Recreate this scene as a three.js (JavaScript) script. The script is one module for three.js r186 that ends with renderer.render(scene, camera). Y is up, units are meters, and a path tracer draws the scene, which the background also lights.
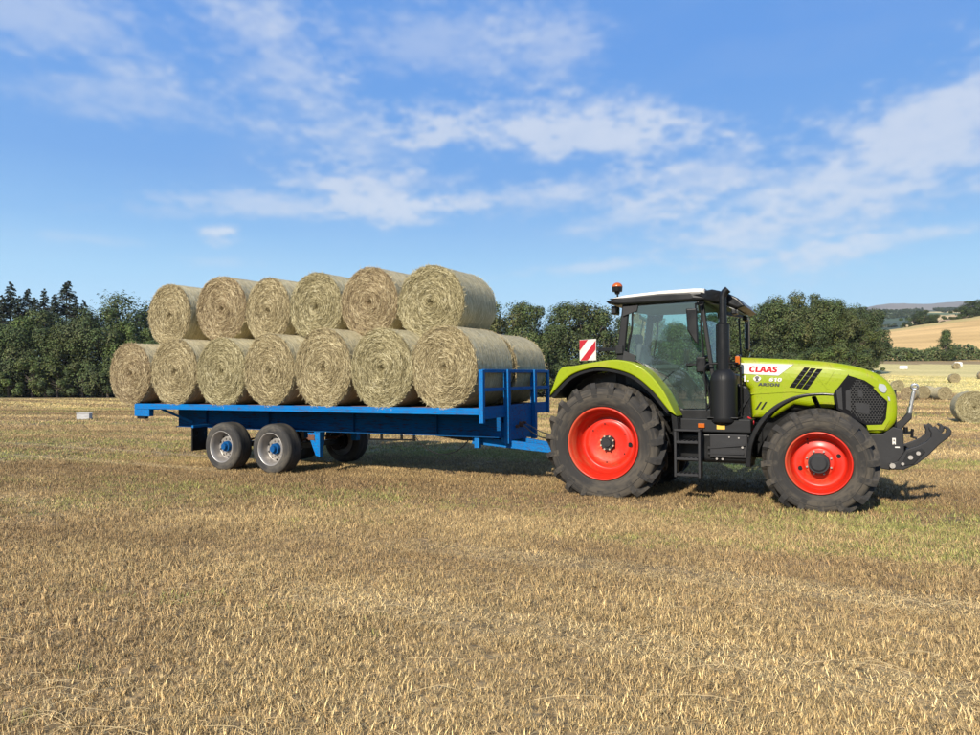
import * as THREE from 'three';
import { RoundedBoxGeometry } from 'three/addons/geometries/RoundedBoxGeometry.js';
import { TextGeometry } from 'three/addons/geometries/TextGeometry.js';
import { FontLoader } from 'three/addons/loaders/FontLoader.js';
import { mergeGeometries } from 'three/addons/utils/BufferGeometryUtils.js';
import { TessellateModifier } from 'three/addons/modifiers/TessellateModifier.js';

// ---------------------------------------------------------------- camera, sky, sun, exposure
const scene = new THREE.Scene();
const camera = new THREE.PerspectiveCamera(54.08, 1024 / 768, 0.1, 9000);
camera.position.set(0, 1.62, 0);
camera.lookAt(0, 1.62 + 22 / 720 * 100, -100);

const renderer = new THREE.WebGLRenderer({ antialias: true });
renderer.setSize(1024, 768);
renderer.toneMapping = THREE.LinearToneMapping;
renderer.toneMappingExposure = 1.6;
renderer.shadowMap.enabled = true;
renderer.shadowMap.type = THREE.PCFSoftShadowMap;

const SUN = new THREE.Vector3(-0.84, 1.0, 1.57).normalize();
const sun = new THREE.DirectionalLight(new THREE.Color(1.0, 0.92, 0.79), 5.0);
sun.position.copy(SUN).multiplyScalar(120).add(new THREE.Vector3(0, 0, -12));
sun.target.position.set(0, 0, -12);
sun.castShadow = true;
sun.shadow.mapSize.set(4096, 4096);
sun.shadow.camera.left = -60; sun.shadow.camera.right = 60; sun.shadow.camera.top = 60; sun.shadow.camera.bottom = -60;
sun.shadow.camera.far = 400; sun.shadow.bias = -0.0005;
scene.add(sun, sun.target);
scene.fog = new THREE.FogExp2(new THREE.Color(0.66, 0.76, 0.92), 0.00007);

// ---------------------------------------------------------------- random and noise
function rng(seed) { let s = seed | 0; return () => { s = (s + 0x6d2b79f5) | 0; let t = Math.imul(s ^ (s >>> 15), 1 | s); t = (t + Math.imul(t ^ (t >>> 7), 61 | t)) ^ t; return ((t ^ (t >>> 14)) >>> 0) / 4294967296; }; }
const hash3 = (x, y, z) => { let h = Math.imul(x, 374761393) ^ Math.imul(y, 668265263) ^ Math.imul(z, 2147483647 ^ 0x5bd1e995); h = Math.imul(h ^ (h >>> 13), 1274126177); return ((h ^ (h >>> 16)) >>> 0) / 4294967296; };
const sm = (t) => t * t * (3 - 2 * t);
function noise2(x, y, s = 0) {
  const i = Math.floor(x), j = Math.floor(y), u = sm(x - i), v = sm(y - j);
  const a = hash3(i, j, s), b = hash3(i + 1, j, s), c = hash3(i, j + 1, s), d = hash3(i + 1, j + 1, s);
  return a + (b - a) * u + (c - a) * v + (a - b - c + d) * u * v;
}
function noise3(x, y, z) { const k = Math.floor(z), w = sm(z - k); return noise2(x, y, k) * (1 - w) + noise2(x, y, k + 1) * w; }
function fbm(x, y, o = 4, s = 0) { let v = 0, a = 0.5, n = 0; for (let i = 0; i < o; i++) { v += a * noise2(x, y, s + i * 17); n += a; a *= 0.5; x = x * 2.03 + 11.3; y = y * 2.03 + 5.7; } return v / n; }
const step01 = (a, b, x) => sm(Math.min(1, Math.max(0, (x - a) / (b - a))));
const mix = (a, b, t) => a + (b - a) * t;
const mix3 = (a, b, t) => [mix(a[0], b[0], t), mix(a[1], b[1], t), mix(a[2], b[2], t)];

// ---------------------------------------------------------------- the sky: air and thin broken cloud, computed by direction
{
  const W = 2048, Hh = 1024, data = new Float32Array(W * Hh * 4), R = Math.PI / 180, LEVEL = 1 / 1.6;
  // banks of cloud: azimuth (deg, + right of the view), elevation, half width, half height, tilt (deg), density, thickness of its texture
  const banks = [
    [-34, 24, 9, 3.2, 0, 0.55], [-28, 20.2, 8, 2.0, 0, 0.5], [-16, 23.5, 8, 4, -30, 0.6], [-10, 19.5, 6, 3, -30, 0.5], [-5, 26, 10, 3, 0, 0.5], [5, 26, 4.5, 3.5, 0, 0.5],
    [4, 20.2, 12.5, 2.1, -2, 1.0], [10.2, 18.9, 6, 1.4, -4, 1.0], [-3, 20.0, 5, 1.4, 0, 0.8], [-8, 15.8, 6.5, 1.4, 4, 0.75], [-7.4, 14.2, 4.6, 1.2, 0, 1.1], [-17, 13.9, 9, 0.9, 2, 0.75], [-20.9, 11.6, 1.6, 0.75, 0, 1.5],
    [5, 15.3, 6, 1.3, 6, 0.8], [-1.5, 14.6, 2, 0.9, 0, 0.6], [11, 13.4, 5, 0.9, 8, 0.65], [17, 16.2, 5.5, 1.6, 14, 0.75],
    [27, 14.5, 13, 4.2, 18, 0.8], [33, 17.5, 8, 3.6, 16, 0.78], [22, 11.8, 9, 1.5, 6, 0.5], [29, 10.2, 7, 0.8, 5, 0.75], [9, 9.7, 8.5, 0.55, 4, 0.7], [19, 9.4, 4.5, 0.4, 3, 0.6],
    [-24, 12.8, 6, 0.6, 4, 0.35], [-29, 10.4, 4, 0.4, 0, 0.3], [-21, 9.4, 3, 0.4, 0, 0.3],
  ];
  // clear air by the sine of the elevation
  const air = [[0, [0.54, 0.79, 0.94]], [0.08, [0.48, 0.76, 0.945]], [0.15, [0.37, 0.665, 0.935]], [0.21, [0.25, 0.515, 0.88]], [0.28, [0.168, 0.40, 0.82]], [0.43, [0.12, 0.33, 0.79]], [0.7, [0.11, 0.29, 0.72]], [1, [0.09, 0.25, 0.66]]];
  for (let j = 0; j < Hh; j++) for (let i = 0; i < W; i++) {
    const lon = (i + 0.5) / W * 2 * Math.PI - Math.PI, lat = (j + 0.5) / Hh * Math.PI - Math.PI / 2;
    const y = Math.sin(lat), dx = Math.cos(lat) * Math.cos(lon), dz = Math.cos(lat) * Math.sin(lon);
    const el = lat / R, e = Math.max(0, y), az = Math.atan2(dx, -dz) / R;
    // clear air: pale at the horizon, deeper blue above
    let c = air[0][1]; for (let k = 1; k < air.length; k++) if (e >= air[k - 1][0]) c = mix3(air[k - 1][1], air[k][1], Math.min(1, (e - air[k - 1][0]) / (air[k][0] - air[k - 1][0])));
    const cosS = dx * SUN.x + y * SUN.y + dz * SUN.z;
    const glow = 0.55 * Math.pow(Math.max(0, cosS), 24) + 0.18 * Math.pow(Math.max(0, cosS * 0.5 + 0.5), 3);
    c = [c[0] + glow * 0.95, c[1] + glow * 0.9, c[2] + glow * 0.75];
    if (el > -1) {
      // the same thin cloud drifts over the whole sky
      const px = dx / (e + 0.13), pz = dz / (e + 0.13);
      const wx = px + 0.35 * fbm(px * 2, pz * 2, 3, 7), wz = pz + 0.35 * fbm(px * 2 + 9, pz * 2, 3, 8);
      const rag = fbm(wx * 2.6 + 3, wz * 5.2, 6, 40);
      let dens = Math.abs(az) > 42 || el > 30 ? step01(0.5, 0.8, fbm(wx * 0.9, wz * 1.5, 5, 3)) * 0.65 : 0;
      let core = 0;
      const n = fbm(az * 0.16 + 20, el * 0.42, 6, 60), nn = fbm(az * 0.7 + 3, el * 1.6 + 9, 5, 90), nf = fbm(az * 2.2, el * 4.4, 4, 120), nw = fbm(az * 1.1 - el * 0.6, el * 3.0 + az * 0.35, 5, 150);
      for (const [a, b, w, h, tilt, d] of banks) {
        const ux = az - a, uy = el - b, ct = Math.cos(tilt * R), st = Math.sin(tilt * R);
        const qx = (ux * ct + uy * st) / w, qy = (-ux * st + uy * ct) / h, r2 = qx * qx + qy * qy;
        if (r2 > 5) continue;
        const edge = 1 - Math.sqrt(r2) * 0.72 + (n - 0.5) * 0.9 + (nn - 0.5) * 0.8 + (nf - 0.5) * 0.25 + (nw - 0.5) * 0.5;
        const v = d * step01(-0.02, 1.05, edge);
        dens = dens + v * (1 - dens * 0.6); core = Math.max(core, v * (0.6 + 0.4 * Math.min(1, Math.max(0, qy + 0.6))));
      }
      dens = Math.min(0.8, dens * (0.7 + 0.45 * (rag - 0.25)) + 0.05 * step01(0.4, 0.8, n));
      const lit = mix3([0.60, 0.68, 0.82], [0.80, 0.83, 0.88], Math.min(1, core * 0.9 + 0.3 * nn));
      c = mix3(c, lit, Math.max(0, dens) * 0.86);
    }
    const k = (j * W + i) * 4;
    data[k] = c[0] * LEVEL; data[k + 1] = c[1] * LEVEL; data[k + 2] = c[2] * LEVEL; data[k + 3] = 1;
  }
  const sky = new THREE.DataTexture(data, W, Hh, THREE.RGBAFormat, THREE.FloatType);
  sky.mapping = THREE.EquirectangularReflectionMapping; sky.magFilter = sky.minFilter = THREE.LinearFilter; sky.colorSpace = THREE.LinearSRGBColorSpace; sky.needsUpdate = true;
  scene.background = sky; scene.environment = sky;
}

// ---------------------------------------------------------------- helpers
const V = (x, y, z) => new THREE.Vector3(x, y, z);
const used = new Map();
function numbered(name) { const n = used.get(name) ?? 0; used.set(name, n + 1); return n ? name + '_' + String(n).padStart(3, '0') : name; }
function describe(o, label, category, group, kind) { o.userData = {}; if (label) o.userData.label = label; if (category) o.userData.category = category; if (group) o.userData.group = group; if (kind) o.userData.kind = kind; return o; }
function thing(name, label, category, group) { const g = new THREE.Group(); g.name = numbered(name); scene.add(g); return describe(g, label, category, group); }
function shade(m) { m.castShadow = true; m.receiveShadow = true; return m; }
function part(name, geo, mat, parent, label) { const m = shade(new THREE.Mesh(Array.isArray(geo) ? merge(geo) : geo, mat)); m.name = name; if (label) m.userData.label = label; parent.add(m); return m; }
function group(name, parent) { const g = new THREE.Group(); g.name = name; parent.add(g); return g; }
function merge(list) {
  const plain = list.map((g) => { const q = g.index ? g.toNonIndexed() : g; for (const k of Object.keys(q.attributes)) if (!['position', 'normal', 'uv'].includes(k)) q.deleteAttribute(k); return q; });
  return mergeGeometries(plain, false);
}
const box = (x0, x1, y0, y1, z0, z1) => new THREE.BoxGeometry(x1 - x0, y1 - y0, z1 - z0).translate((x0 + x1) / 2, (y0 + y1) / 2, (z0 + z1) / 2);
const rbox = (x0, x1, y0, y1, z0, z1, r = 0.02, s = 2) => new RoundedBoxGeometry(x1 - x0, y1 - y0, z1 - z0, s, Math.min(r, 0.49 * Math.min(x1 - x0, y1 - y0, z1 - z0))).translate((x0 + x1) / 2, (y0 + y1) / 2, (z0 + z1) / 2);
function bar(a, b, w, h = w, r = 0) {   // a straight square bar between two points
  const A = V(...a), B = V(...b), L = A.distanceTo(B), g = r ? new RoundedBoxGeometry(L, h, w, 2, r) : new THREE.BoxGeometry(L, h, w);
  const x = B.clone().sub(A).normalize(), up = Math.abs(x.y) > 0.98 ? V(1, 0, 0) : V(0, 1, 0), z = V().crossVectors(x, up).normalize(), y = V().crossVectors(z, x);
  return g.applyMatrix4(new THREE.Matrix4().makeBasis(x, y, z)).translate((A.x + B.x) / 2, (A.y + B.y) / 2, (A.z + B.z) / 2);
}
function rod(a, b, r, r2 = r, seg = 12) {
  const A = V(...a), B = V(...b), L = A.distanceTo(B), g = new THREE.CylinderGeometry(r2, r, L, seg);
  return g.applyQuaternion(new THREE.Quaternion().setFromUnitVectors(V(0, 1, 0), B.clone().sub(A).normalize())).translate((A.x + B.x) / 2, (A.y + B.y) / 2, (A.z + B.z) / 2);
}
const tube = (pts, r, seg = 24, rs = 8, closed = false) => new THREE.TubeGeometry(new THREE.CatmullRomCurve3(pts.map((p) => V(...p)), closed, 'centripetal'), seg, r, rs, closed);
const shapeOf = (pts) => new THREE.Shape(pts.map((p) => new THREE.Vector2(p[0], p[1])));
function slab(pts, z0, z1, bevel = 0, seg = 2) {   // an outline in x, y given a thickness along z
  const b = Math.min(bevel, (z1 - z0) * 0.49);
  return new THREE.ExtrudeGeometry(shapeOf(pts), { depth: z1 - z0 - 2 * b, bevelEnabled: b > 0, bevelThickness: b, bevelSize: b, bevelOffset: -b, bevelSegments: seg, curveSegments: 8 }).translate(0, 0, z0 + b);
}
const spin = (pts, seg = 64) => new THREE.LatheGeometry(pts.map((p) => new THREE.Vector2(p[0], p[1])), seg).rotateX(Math.PI / 2);   // [radius, z]
function curve(pts, n) { return new THREE.CatmullRomCurve3(pts.map((p) => V(p[0], p[1], 0)), false, 'centripetal').getPoints(n).map((p) => [p.x, p.y]); }
function warp(g, f) { const p = g.attributes.position, v = V(); for (let i = 0; i < p.count; i++) { v.fromBufferAttribute(p, i); f(v); p.setXYZ(i, v.x, v.y, v.z); } g.computeVertexNormals(); return g; }
const mirrorZ = (g) => { const q = (g.index ? g.toNonIndexed() : g.clone()).scale(1, 1, -1); for (const k of Object.keys(q.attributes)) { const a = q.attributes[k], n = a.itemSize, t = a.array; for (let i = 0; i < a.count; i += 3) for (let c = 0; c < n; c++) { const s = t[(i + 1) * n + c]; t[(i + 1) * n + c] = t[(i + 2) * n + c]; t[(i + 2) * n + c] = s; } } return q; };

// ---------------------------------------------------------------- textures that tile (grain, dust, grime); all near neutral
function tile(n, f, srgb = true) {
  const d = new Uint8Array(n * n * 4);
  for (let j = 0; j < n; j++) for (let i = 0; i < n; i++) { const c = f(i / n, j / n), k = (j * n + i) * 4; for (let q = 0; q < 3; q++) d[k + q] = Math.max(0, Math.min(255, c[q] * 255)); d[k + 3] = 255; }
  const t = new THREE.DataTexture(d, n, n); t.wrapS = t.wrapT = THREE.RepeatWrapping; t.magFilter = THREE.LinearFilter; t.minFilter = THREE.LinearMipmapLinearFilter; t.generateMipmaps = true;
  if (srgb) t.colorSpace = THREE.SRGBColorSpace; t.needsUpdate = true; return t;
}
function tiledNoise(x, y, p, s) {   // value noise that repeats every p cells
  const i = Math.floor(x), j = Math.floor(y), u = sm(x - i), v = sm(y - j), m = (q) => ((q % p) + p) % p;
  const a = hash3(m(i), m(j), s), b = hash3(m(i + 1), m(j), s), c = hash3(m(i), m(j + 1), s), d = hash3(m(i + 1), m(j + 1), s);
  return a + (b - a) * u + (c - a) * v + (a - b - c + d) * u * v;
}
const tfbm = (u, v, p, o, s) => { let r = 0, a = 0.5, n = 0; for (let k = 0; k < o; k++) { r += a * tiledNoise(u * p, v * p, p, s + k); n += a; a *= 0.55; p *= 2; } return r / n; };
const grime = tile(512, (u, v) => { const a = tfbm(u, v, 4, 6, 5), b = tfbm(u, v, 32, 3, 9), d = 0.89 + 0.22 * (a - 0.4) + 0.10 * (b - 0.5); return [d + 0.02, d, d - 0.02]; });
const dusty = tile(512, (u, v) => { const a = tfbm(u, v, 6, 6, 55), b = tfbm(u, v, 40, 3, 59), k = Math.min(1, Math.max(0, (a - 0.42) * 3.2 + (b - 0.5) * 1.2)); return [0.62 + 0.38 * k, 0.62 + 0.34 * k, 0.63 + 0.26 * k]; });
const wornBlue = tile(1024, (u, v) => {   // faded, chalky paint with scuffs and small rust chips
  const a = tfbm(u, v, 3, 6, 71), b = tfbm(u, v, 24, 4, 75), s = tfbm(u * 0.2, v * 3, 40, 3, 79), chip = tfbm(u, v, 60, 3, 83), f = Math.min(1, Math.max(0, (a - 0.45) * 2.0 + (b - 0.5) * 0.9 + (s - 0.55) * 0.9));
  let c = mix3([0.0, 0.385, 0.645], [0.07, 0.48, 0.715], f); if (chip > 0.665 && a > 0.40) c = [0.30, 0.19, 0.13]; else if (b > 0.66) c = mix3(c, [0.06, 0.27, 0.44], 0.6); return c;
});
const dustOn = (c, seed) => tile(512, (u, v) => { const a = tfbm(u, v, 4, 6, seed), b = tfbm(u, v, 48, 3, seed + 9), k = Math.min(0.34, Math.max(0, (a - 0.46) * 1.5 + (b - 0.5) * 0.45)), s = b > 0.72 ? 0.9 : 1; return mix3(c, [0.62, 0.55, 0.40], k).map((q) => q * s); });
const limeTex = dustOn([0.495, 0.55, 0.016], 171), redTex = dustOn([0.715, 0.125, 0.045], 191);
const roughTex = tile(256, (u, v) => { const a = tfbm(u, v, 4, 6, 25); const d = 0.55 + 0.7 * (a - 0.35); return [d, d, d]; }, false);
const bumpTex = tile(512, (u, v) => { const a = tfbm(u, v, 16, 5, 33); return [a, a, a]; }, false);
const std = (o) => new THREE.MeshStandardMaterial(o);
const col = (r, g, b) => new THREE.Color().setRGB(r, g, b);

const M = {
  lime: new THREE.MeshPhysicalMaterial({ color: col(1, 1, 1), roughness: 0.5, specularIntensity: 0.4, clearcoat: 0.06, clearcoatRoughness: 0.12, map: limeTex }),
  red: new THREE.MeshPhysicalMaterial({ color: col(1, 1, 1), roughness: 0.5, specularIntensity: 0.6, clearcoat: 0.2, clearcoatRoughness: 0.25, map: redTex }),
  white: std({ color: col(0.64, 0.64, 0.61), roughness: 0.75, map: grime }),
  black: new THREE.MeshPhysicalMaterial({ specularIntensity: 0.55, color: col(0.009, 0.0095, 0.0105), roughness: 0.5, map: grime, roughnessMap: roughTex }),
  satin: new THREE.MeshPhysicalMaterial({ specularIntensity: 0.45, color: col(0.011, 0.012, 0.014), roughness: 0.5, map: grime }),
  anthracite: new THREE.MeshPhysicalMaterial({ specularIntensity: 0.5, color: col(0.022, 0.023, 0.026), roughness: 0.55, map: grime }),
  tyre: std({ color: col(0.062, 0.057, 0.051), roughness: 0.95, map: dusty, bumpMap: bumpTex, bumpScale: 0.003 }),
  truckTyre: std({ color: col(0.072, 0.069, 0.065), roughness: 0.9, map: dusty, bumpMap: bumpTex, bumpScale: 0.002 }),
  steel: std({ color: col(0.62, 0.62, 0.62), roughness: 0.32, metalness: 0.9 }),
  rimSteel: std({ color: col(0.40, 0.39, 0.375), roughness: 0.42, metalness: 0.55, map: grime }),
  brass: std({ color: col(0.5, 0.42, 0.3), roughness: 0.45, metalness: 0.7 }),
  blue: new THREE.MeshPhysicalMaterial({ color: col(1, 1, 1), roughness: 0.6, specularIntensity: 0.15, map: wornBlue }),
  blueShaded: new THREE.MeshPhysicalMaterial({ color: col(0.5, 0.52, 0.55), roughness: 0.75, specularIntensity: 0.2, map: wornBlue }),  // same worn blue with underbody shade put into its colour, for beams and hubs
  rust: std({ color: col(0.13, 0.06, 0.035), roughness: 0.9, map: grime }),
  wood: std({ color: col(0.16, 0.085, 0.05), roughness: 0.85, map: grime, bumpMap: bumpTex, bumpScale: 0.003 }),
  amber: new THREE.MeshPhysicalMaterial({ color: col(0.55, 0.12, 0.006), roughness: 0.2, transmission: 0.3, thickness: 0, clearcoat: 0.5 }),
  yellow: std({ color: col(0.6, 0.36, 0.04), roughness: 0.5 }),
  signRed: std({ color: col(0.36, 0.012, 0.018), roughness: 0.4 }),
  letterRed: new THREE.MeshPhysicalMaterial({ specularIntensity: 0.3, color: col(0.36, 0.004, 0.010), roughness: 0.7 }),
  letterBlack: std({ color: col(0.02, 0.02, 0.02), roughness: 0.5 }),
  lens: new THREE.MeshPhysicalMaterial({ color: col(0.45, 0.46, 0.47), roughness: 0.08, metalness: 0.4, clearcoat: 1 }),
  glass: new THREE.MeshPhysicalMaterial({ color: col(0.62, 0.82, 0.76), roughness: 0.015, transmission: 0.965, thickness: 0, ior: 1.9, side: THREE.DoubleSide }),
  mirror: std({ color: col(0.7, 0.72, 0.75), roughness: 0.05, metalness: 1 }),
  seat: std({ color: col(0.03, 0.032, 0.034), roughness: 0.85 }),
  liner: std({ color: col(0.28, 0.28, 0.27), roughness: 0.9 }),
  matt: new THREE.MeshPhysicalMaterial({ specularIntensity: 0.2, color: col(0.008, 0.008, 0.009), roughness: 0.95 }),
  grilleWire: std({ color: col(0.026, 0.026, 0.025), roughness: 0.5 }),
  grey: std({ color: col(0.42, 0.43, 0.44), roughness: 0.7, map: grime }),
};

// ================================================================ THE LAND
// Profile of the ground to the right of the tractor: distance from the viewpoint, height
const rise = [[0, 0], [20, 0], [30, 0.22], [69, 0.65], [90, 1.7], [105, 2.7], [150, 5.8], [200, 9.6], [215, 11]];
const lerpTable = (tab, d) => { if (d <= tab[0][0]) return tab[0][1]; for (let i = 1; i < tab.length; i++) if (d < tab[i][0]) return mix(tab[i - 1][1], tab[i][1], (d - tab[i - 1][0]) / (tab[i][0] - tab[i - 1][0])); return tab[tab.length - 1][1]; };
function landHeight(x, z) {
  const d = Math.max(-z, 0.01), u = x / d;
  let h = 0.05 * (fbm(x * 0.25, z * 0.25, 3, 4) - 0.5) * step01(4, 14, Math.hypot(x, z)) * step01(3, 9, Math.hypot(x - 1, (z + 12) * 1.2) - 5);
  if (z > -15) return h;
  const w = step01(0.28, 0.5, u);
  if (w === 0) return h + (d > 160 ? (d - 160) * 0.012 : 0);
  const crest = Math.min(46, Math.max(20, 30.5 + (u - 0.55) * 54)), tail = [[215, 11], [350, crest], [420, crest - 5], [600, 28], [900, 80], [1300, 136], [1600, 172], [2300, 176]];
  let g = d < 215 ? lerpTable(rise, d) : lerpTable(tail, d);
  if (d > 215 && d < 350) g = mix(11, crest, Math.pow((d - 215) / 135, 0.9));
  if (d > 450) g += (fbm(x * 0.004, z * 0.004, 3, 12) - 0.5) * 18 * step01(450, 900, d);
  return h + g * w;
}
const MOWN = [0.966, 0.259];   // the way the rows were mown, in x and z
function along(x, z) { return [x * MOWN[0] + z * MOWN[1], -x * MOWN[1] + z * MOWN[0]]; }
function greenness(x, z) {   // how much live grass shows through the dry stubble
  const [a, b] = along(x, z);
  const rows = fbm(a * 0.03, b * 0.5, 4, 210), patch = fbm(x * 0.16, z * 0.16, 4, 230), fine = fbm(x * 1.3, z * 1.3, 3, 250);
  return Math.min(1, Math.max(0, (rows - 0.45) * 2.2 + (patch - 0.5) * 1.5 + (fine - 0.5) * 0.9 + 0.08));
}
// the hay field: one palette all over, in mown rows with paler and browner swaths, each as wide as the mower
function strawTone(x, z) {
  const [a, b] = along(x, z);
  const swath = fbm(a * 0.016, b * 0.34, 4, 310), fine = fbm(x * 0.9, z * 0.9, 3, 330), brown = fbm(x * 0.28 + 40, z * 0.42, 4, 540);
  const f = x * -0.73 + z * 0.68, turn = step01(0.35, 0.85, 0.5 + 0.5 * Math.sin(f * 0.72 + 2 * fbm(x * 0.02, z * 0.03, 2, 5))) * step01(-34, -46, x + z * 0.12);   // rows cut the other way along the left wood
  let c = mix3([0.24, 0.16, 0.075], [0.50, 0.365, 0.18], Math.min(1, Math.max(0, (swath - 0.36) * 2.6 + (fine - 0.5) * 0.5)));
  c = mix3(c, [0.25, 0.155, 0.075], step01(0.5, 0.75, brown) * 0.35);
  return mix3(mix3(c, [0.66, 0.51, 0.22], turn * 0.6), [0.62, 0.49, 0.27], pressed(x, z) * 0.35);
}
// stubble pressed flat where wheels have rolled: the trailer's own tracks and an older pair nearer the viewer
function pressed(x, z) {
  const dx = x + 0.1328, dz = z + 13.1061, c = 0.887, s = 0.462, lx = dx * c + dz * s, lz = -dx * s + dz * c, wob = 0.12 * Math.sin(lx * 0.21) + 0.1 * (fbm(lx * 0.4, 2, 2, 8) - 0.5);
  const near = (q, w) => 1 - step01(w * 0.6, w, Math.abs(lz + wob - q));
  let k = 0; if (lx < -5.2) k = Math.max(near(1.05, 0.3), near(-1.05, 0.3)) * 0.9;
  return Math.max(k, 0.6 * Math.max(near(5.3, 0.34), near(7.15, 0.34)) * step01(0.3, 0.6, fbm(lx * 0.15, 4, 2, 18)));
}
// plots that can be told apart on the rising ground at right: pale baled strip, headland, stubble hill, far farmland
function plot(x, z) { const d = -z + x * 0.06; if (x < d * 0.28 || d < 84) return 'hay'; return d < 182 ? 'strip' : d < 206 ? 'headland' : d < 404 ? 'hill' : 'far'; }
function landColor(x, z) {
  const d = -z, u = x / Math.max(d, 1), p = plot(x, z), k = fbm(x * 0.04, z * 0.12, 3, 71);
  if (p === 'strip') return mix3([0.48, 0.41, 0.16], [0.76, 0.63, 0.27], k * 0.7 + 0.35 * (0.5 + 0.5 * Math.sin(d * 0.3 + x * 0.1)));
  if (p === 'headland') return mix3([0.24, 0.16, 0.07], [0.36, 0.27, 0.12], k);
  if (p === 'hill') {
    const q = fbm(x * 0.03 + d * 0.02, d * 0.09, 4, 81), tram = 0.5 + 0.5 * Math.sin((d * 0.9 + x * 0.42) * 0.42), c = mix3([0.42, 0.27, 0.09], [0.80, 0.53, 0.22], q * 1.1 + tram * 0.25 - 0.12);
    return mix3(c, [0.42, 0.36, 0.13], step01(0.54, 0.68, fbm(x * 0.012, d * 0.05, 3, 91)) * 0.7);
  }
  if (p === 'far') {
    const i = Math.floor((x + d * 0.2) / 150 + fbm(d * 0.004, 3, 2, 3)), j = Math.floor((d - x * 0.25) / 95), q = hash3(i, j, 7);
    let c = q < 0.3 ? [0.6, 0.43, 0.2] : q < 0.5 ? [0.7, 0.56, 0.28] : q < 0.68 ? [0.45, 0.29, 0.15] : q < 0.86 ? [0.10, 0.14, 0.05] : [0.035, 0.06, 0.03];
    if (u < 0.585 && d > 900) c = q < 0.4 ? [0.05, 0.085, 0.035] : q < 0.8 ? [0.035, 0.06, 0.03] : [0.12, 0.15, 0.06];
    return c.map((v) => v * (0.85 + 0.3 * k));
  }
  const t = strawTone(x, z); return mix3([t[0] * 0.8, t[1] * 0.76, t[2] * 0.70], [0.16, 0.15, 0.05], greenness(x, z) * 0.5);   // thatch and soil between the stalks
}
{
  const rings = [0.4]; while (rings[rings.length - 1] < 2300) rings.push(rings[rings.length - 1] * 1.021 + 0.015);
  const az = []; for (let a = -180; a < 180;) { az.push(a); a += a >= 24 && a < 44 ? 0.25 : a > -44 && a < 44 ? 0.5 : 2; }
  const n = az.length, pos = [0, 0, 0], uv = [0, 0], colr = [0.3, 0.22, 0.11], idx = [];
  for (const r of rings) for (const a of az) {
    const x = r * Math.sin(a * Math.PI / 180), z = -r * Math.cos(a * Math.PI / 180);
    pos.push(x, landHeight(x, z), z); uv.push(x / 3, z / 3); colr.push(...landColor(x, z));
  }
  for (let j = 0; j < n; j++) idx.push(0, 1 + (j + 1) % n, 1 + j);
  for (let k = 0; k + 1 < rings.length; k++) for (let j = 0; j < n; j++) { const a = 1 + k * n + j, b = 1 + k * n + (j + 1) % n; idx.push(a, b, a + n, b, b + n, a + n); }
  const g = new THREE.BufferGeometry(); g.setAttribute('position', new THREE.Float32BufferAttribute(pos, 3)); g.setAttribute('uv', new THREE.Float32BufferAttribute(uv, 2)); g.setAttribute('color', new THREE.Float32BufferAttribute(colr, 3)); g.setIndex(idx); g.computeVertexNormals();
  const soil = tile(1024, (u, v) => {   // chopped straw and stubble: short flecks over a darker mat
    const a = tfbm(u, v, 64, 4, 401), b = tfbm(u + 0.13 * tfbm(u, v, 8, 2, 3), v, 24, 4, 411), d = 0.62 + 0.75 * (a - 0.5) + 0.5 * (b - 0.5) + 0.29; return [d + 0.01, d, d - 0.03];
  });
  const sb = tile(512, (u, v) => { const a = tfbm(u, v, 48, 4, 421); return [a, a, a]; }, false);
  const m = std({ vertexColors: true, map: soil, roughness: 0.97, bumpMap: sb, bumpScale: 0.03 });
  const ground = shade(new THREE.Mesh(g, m)); ground.name = 'ground'; scene.add(ground);
  describe(ground, 'mown hay field of dry straw-coloured stubble rising to distant farmland', 'field', null, 'structure');
}

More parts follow.
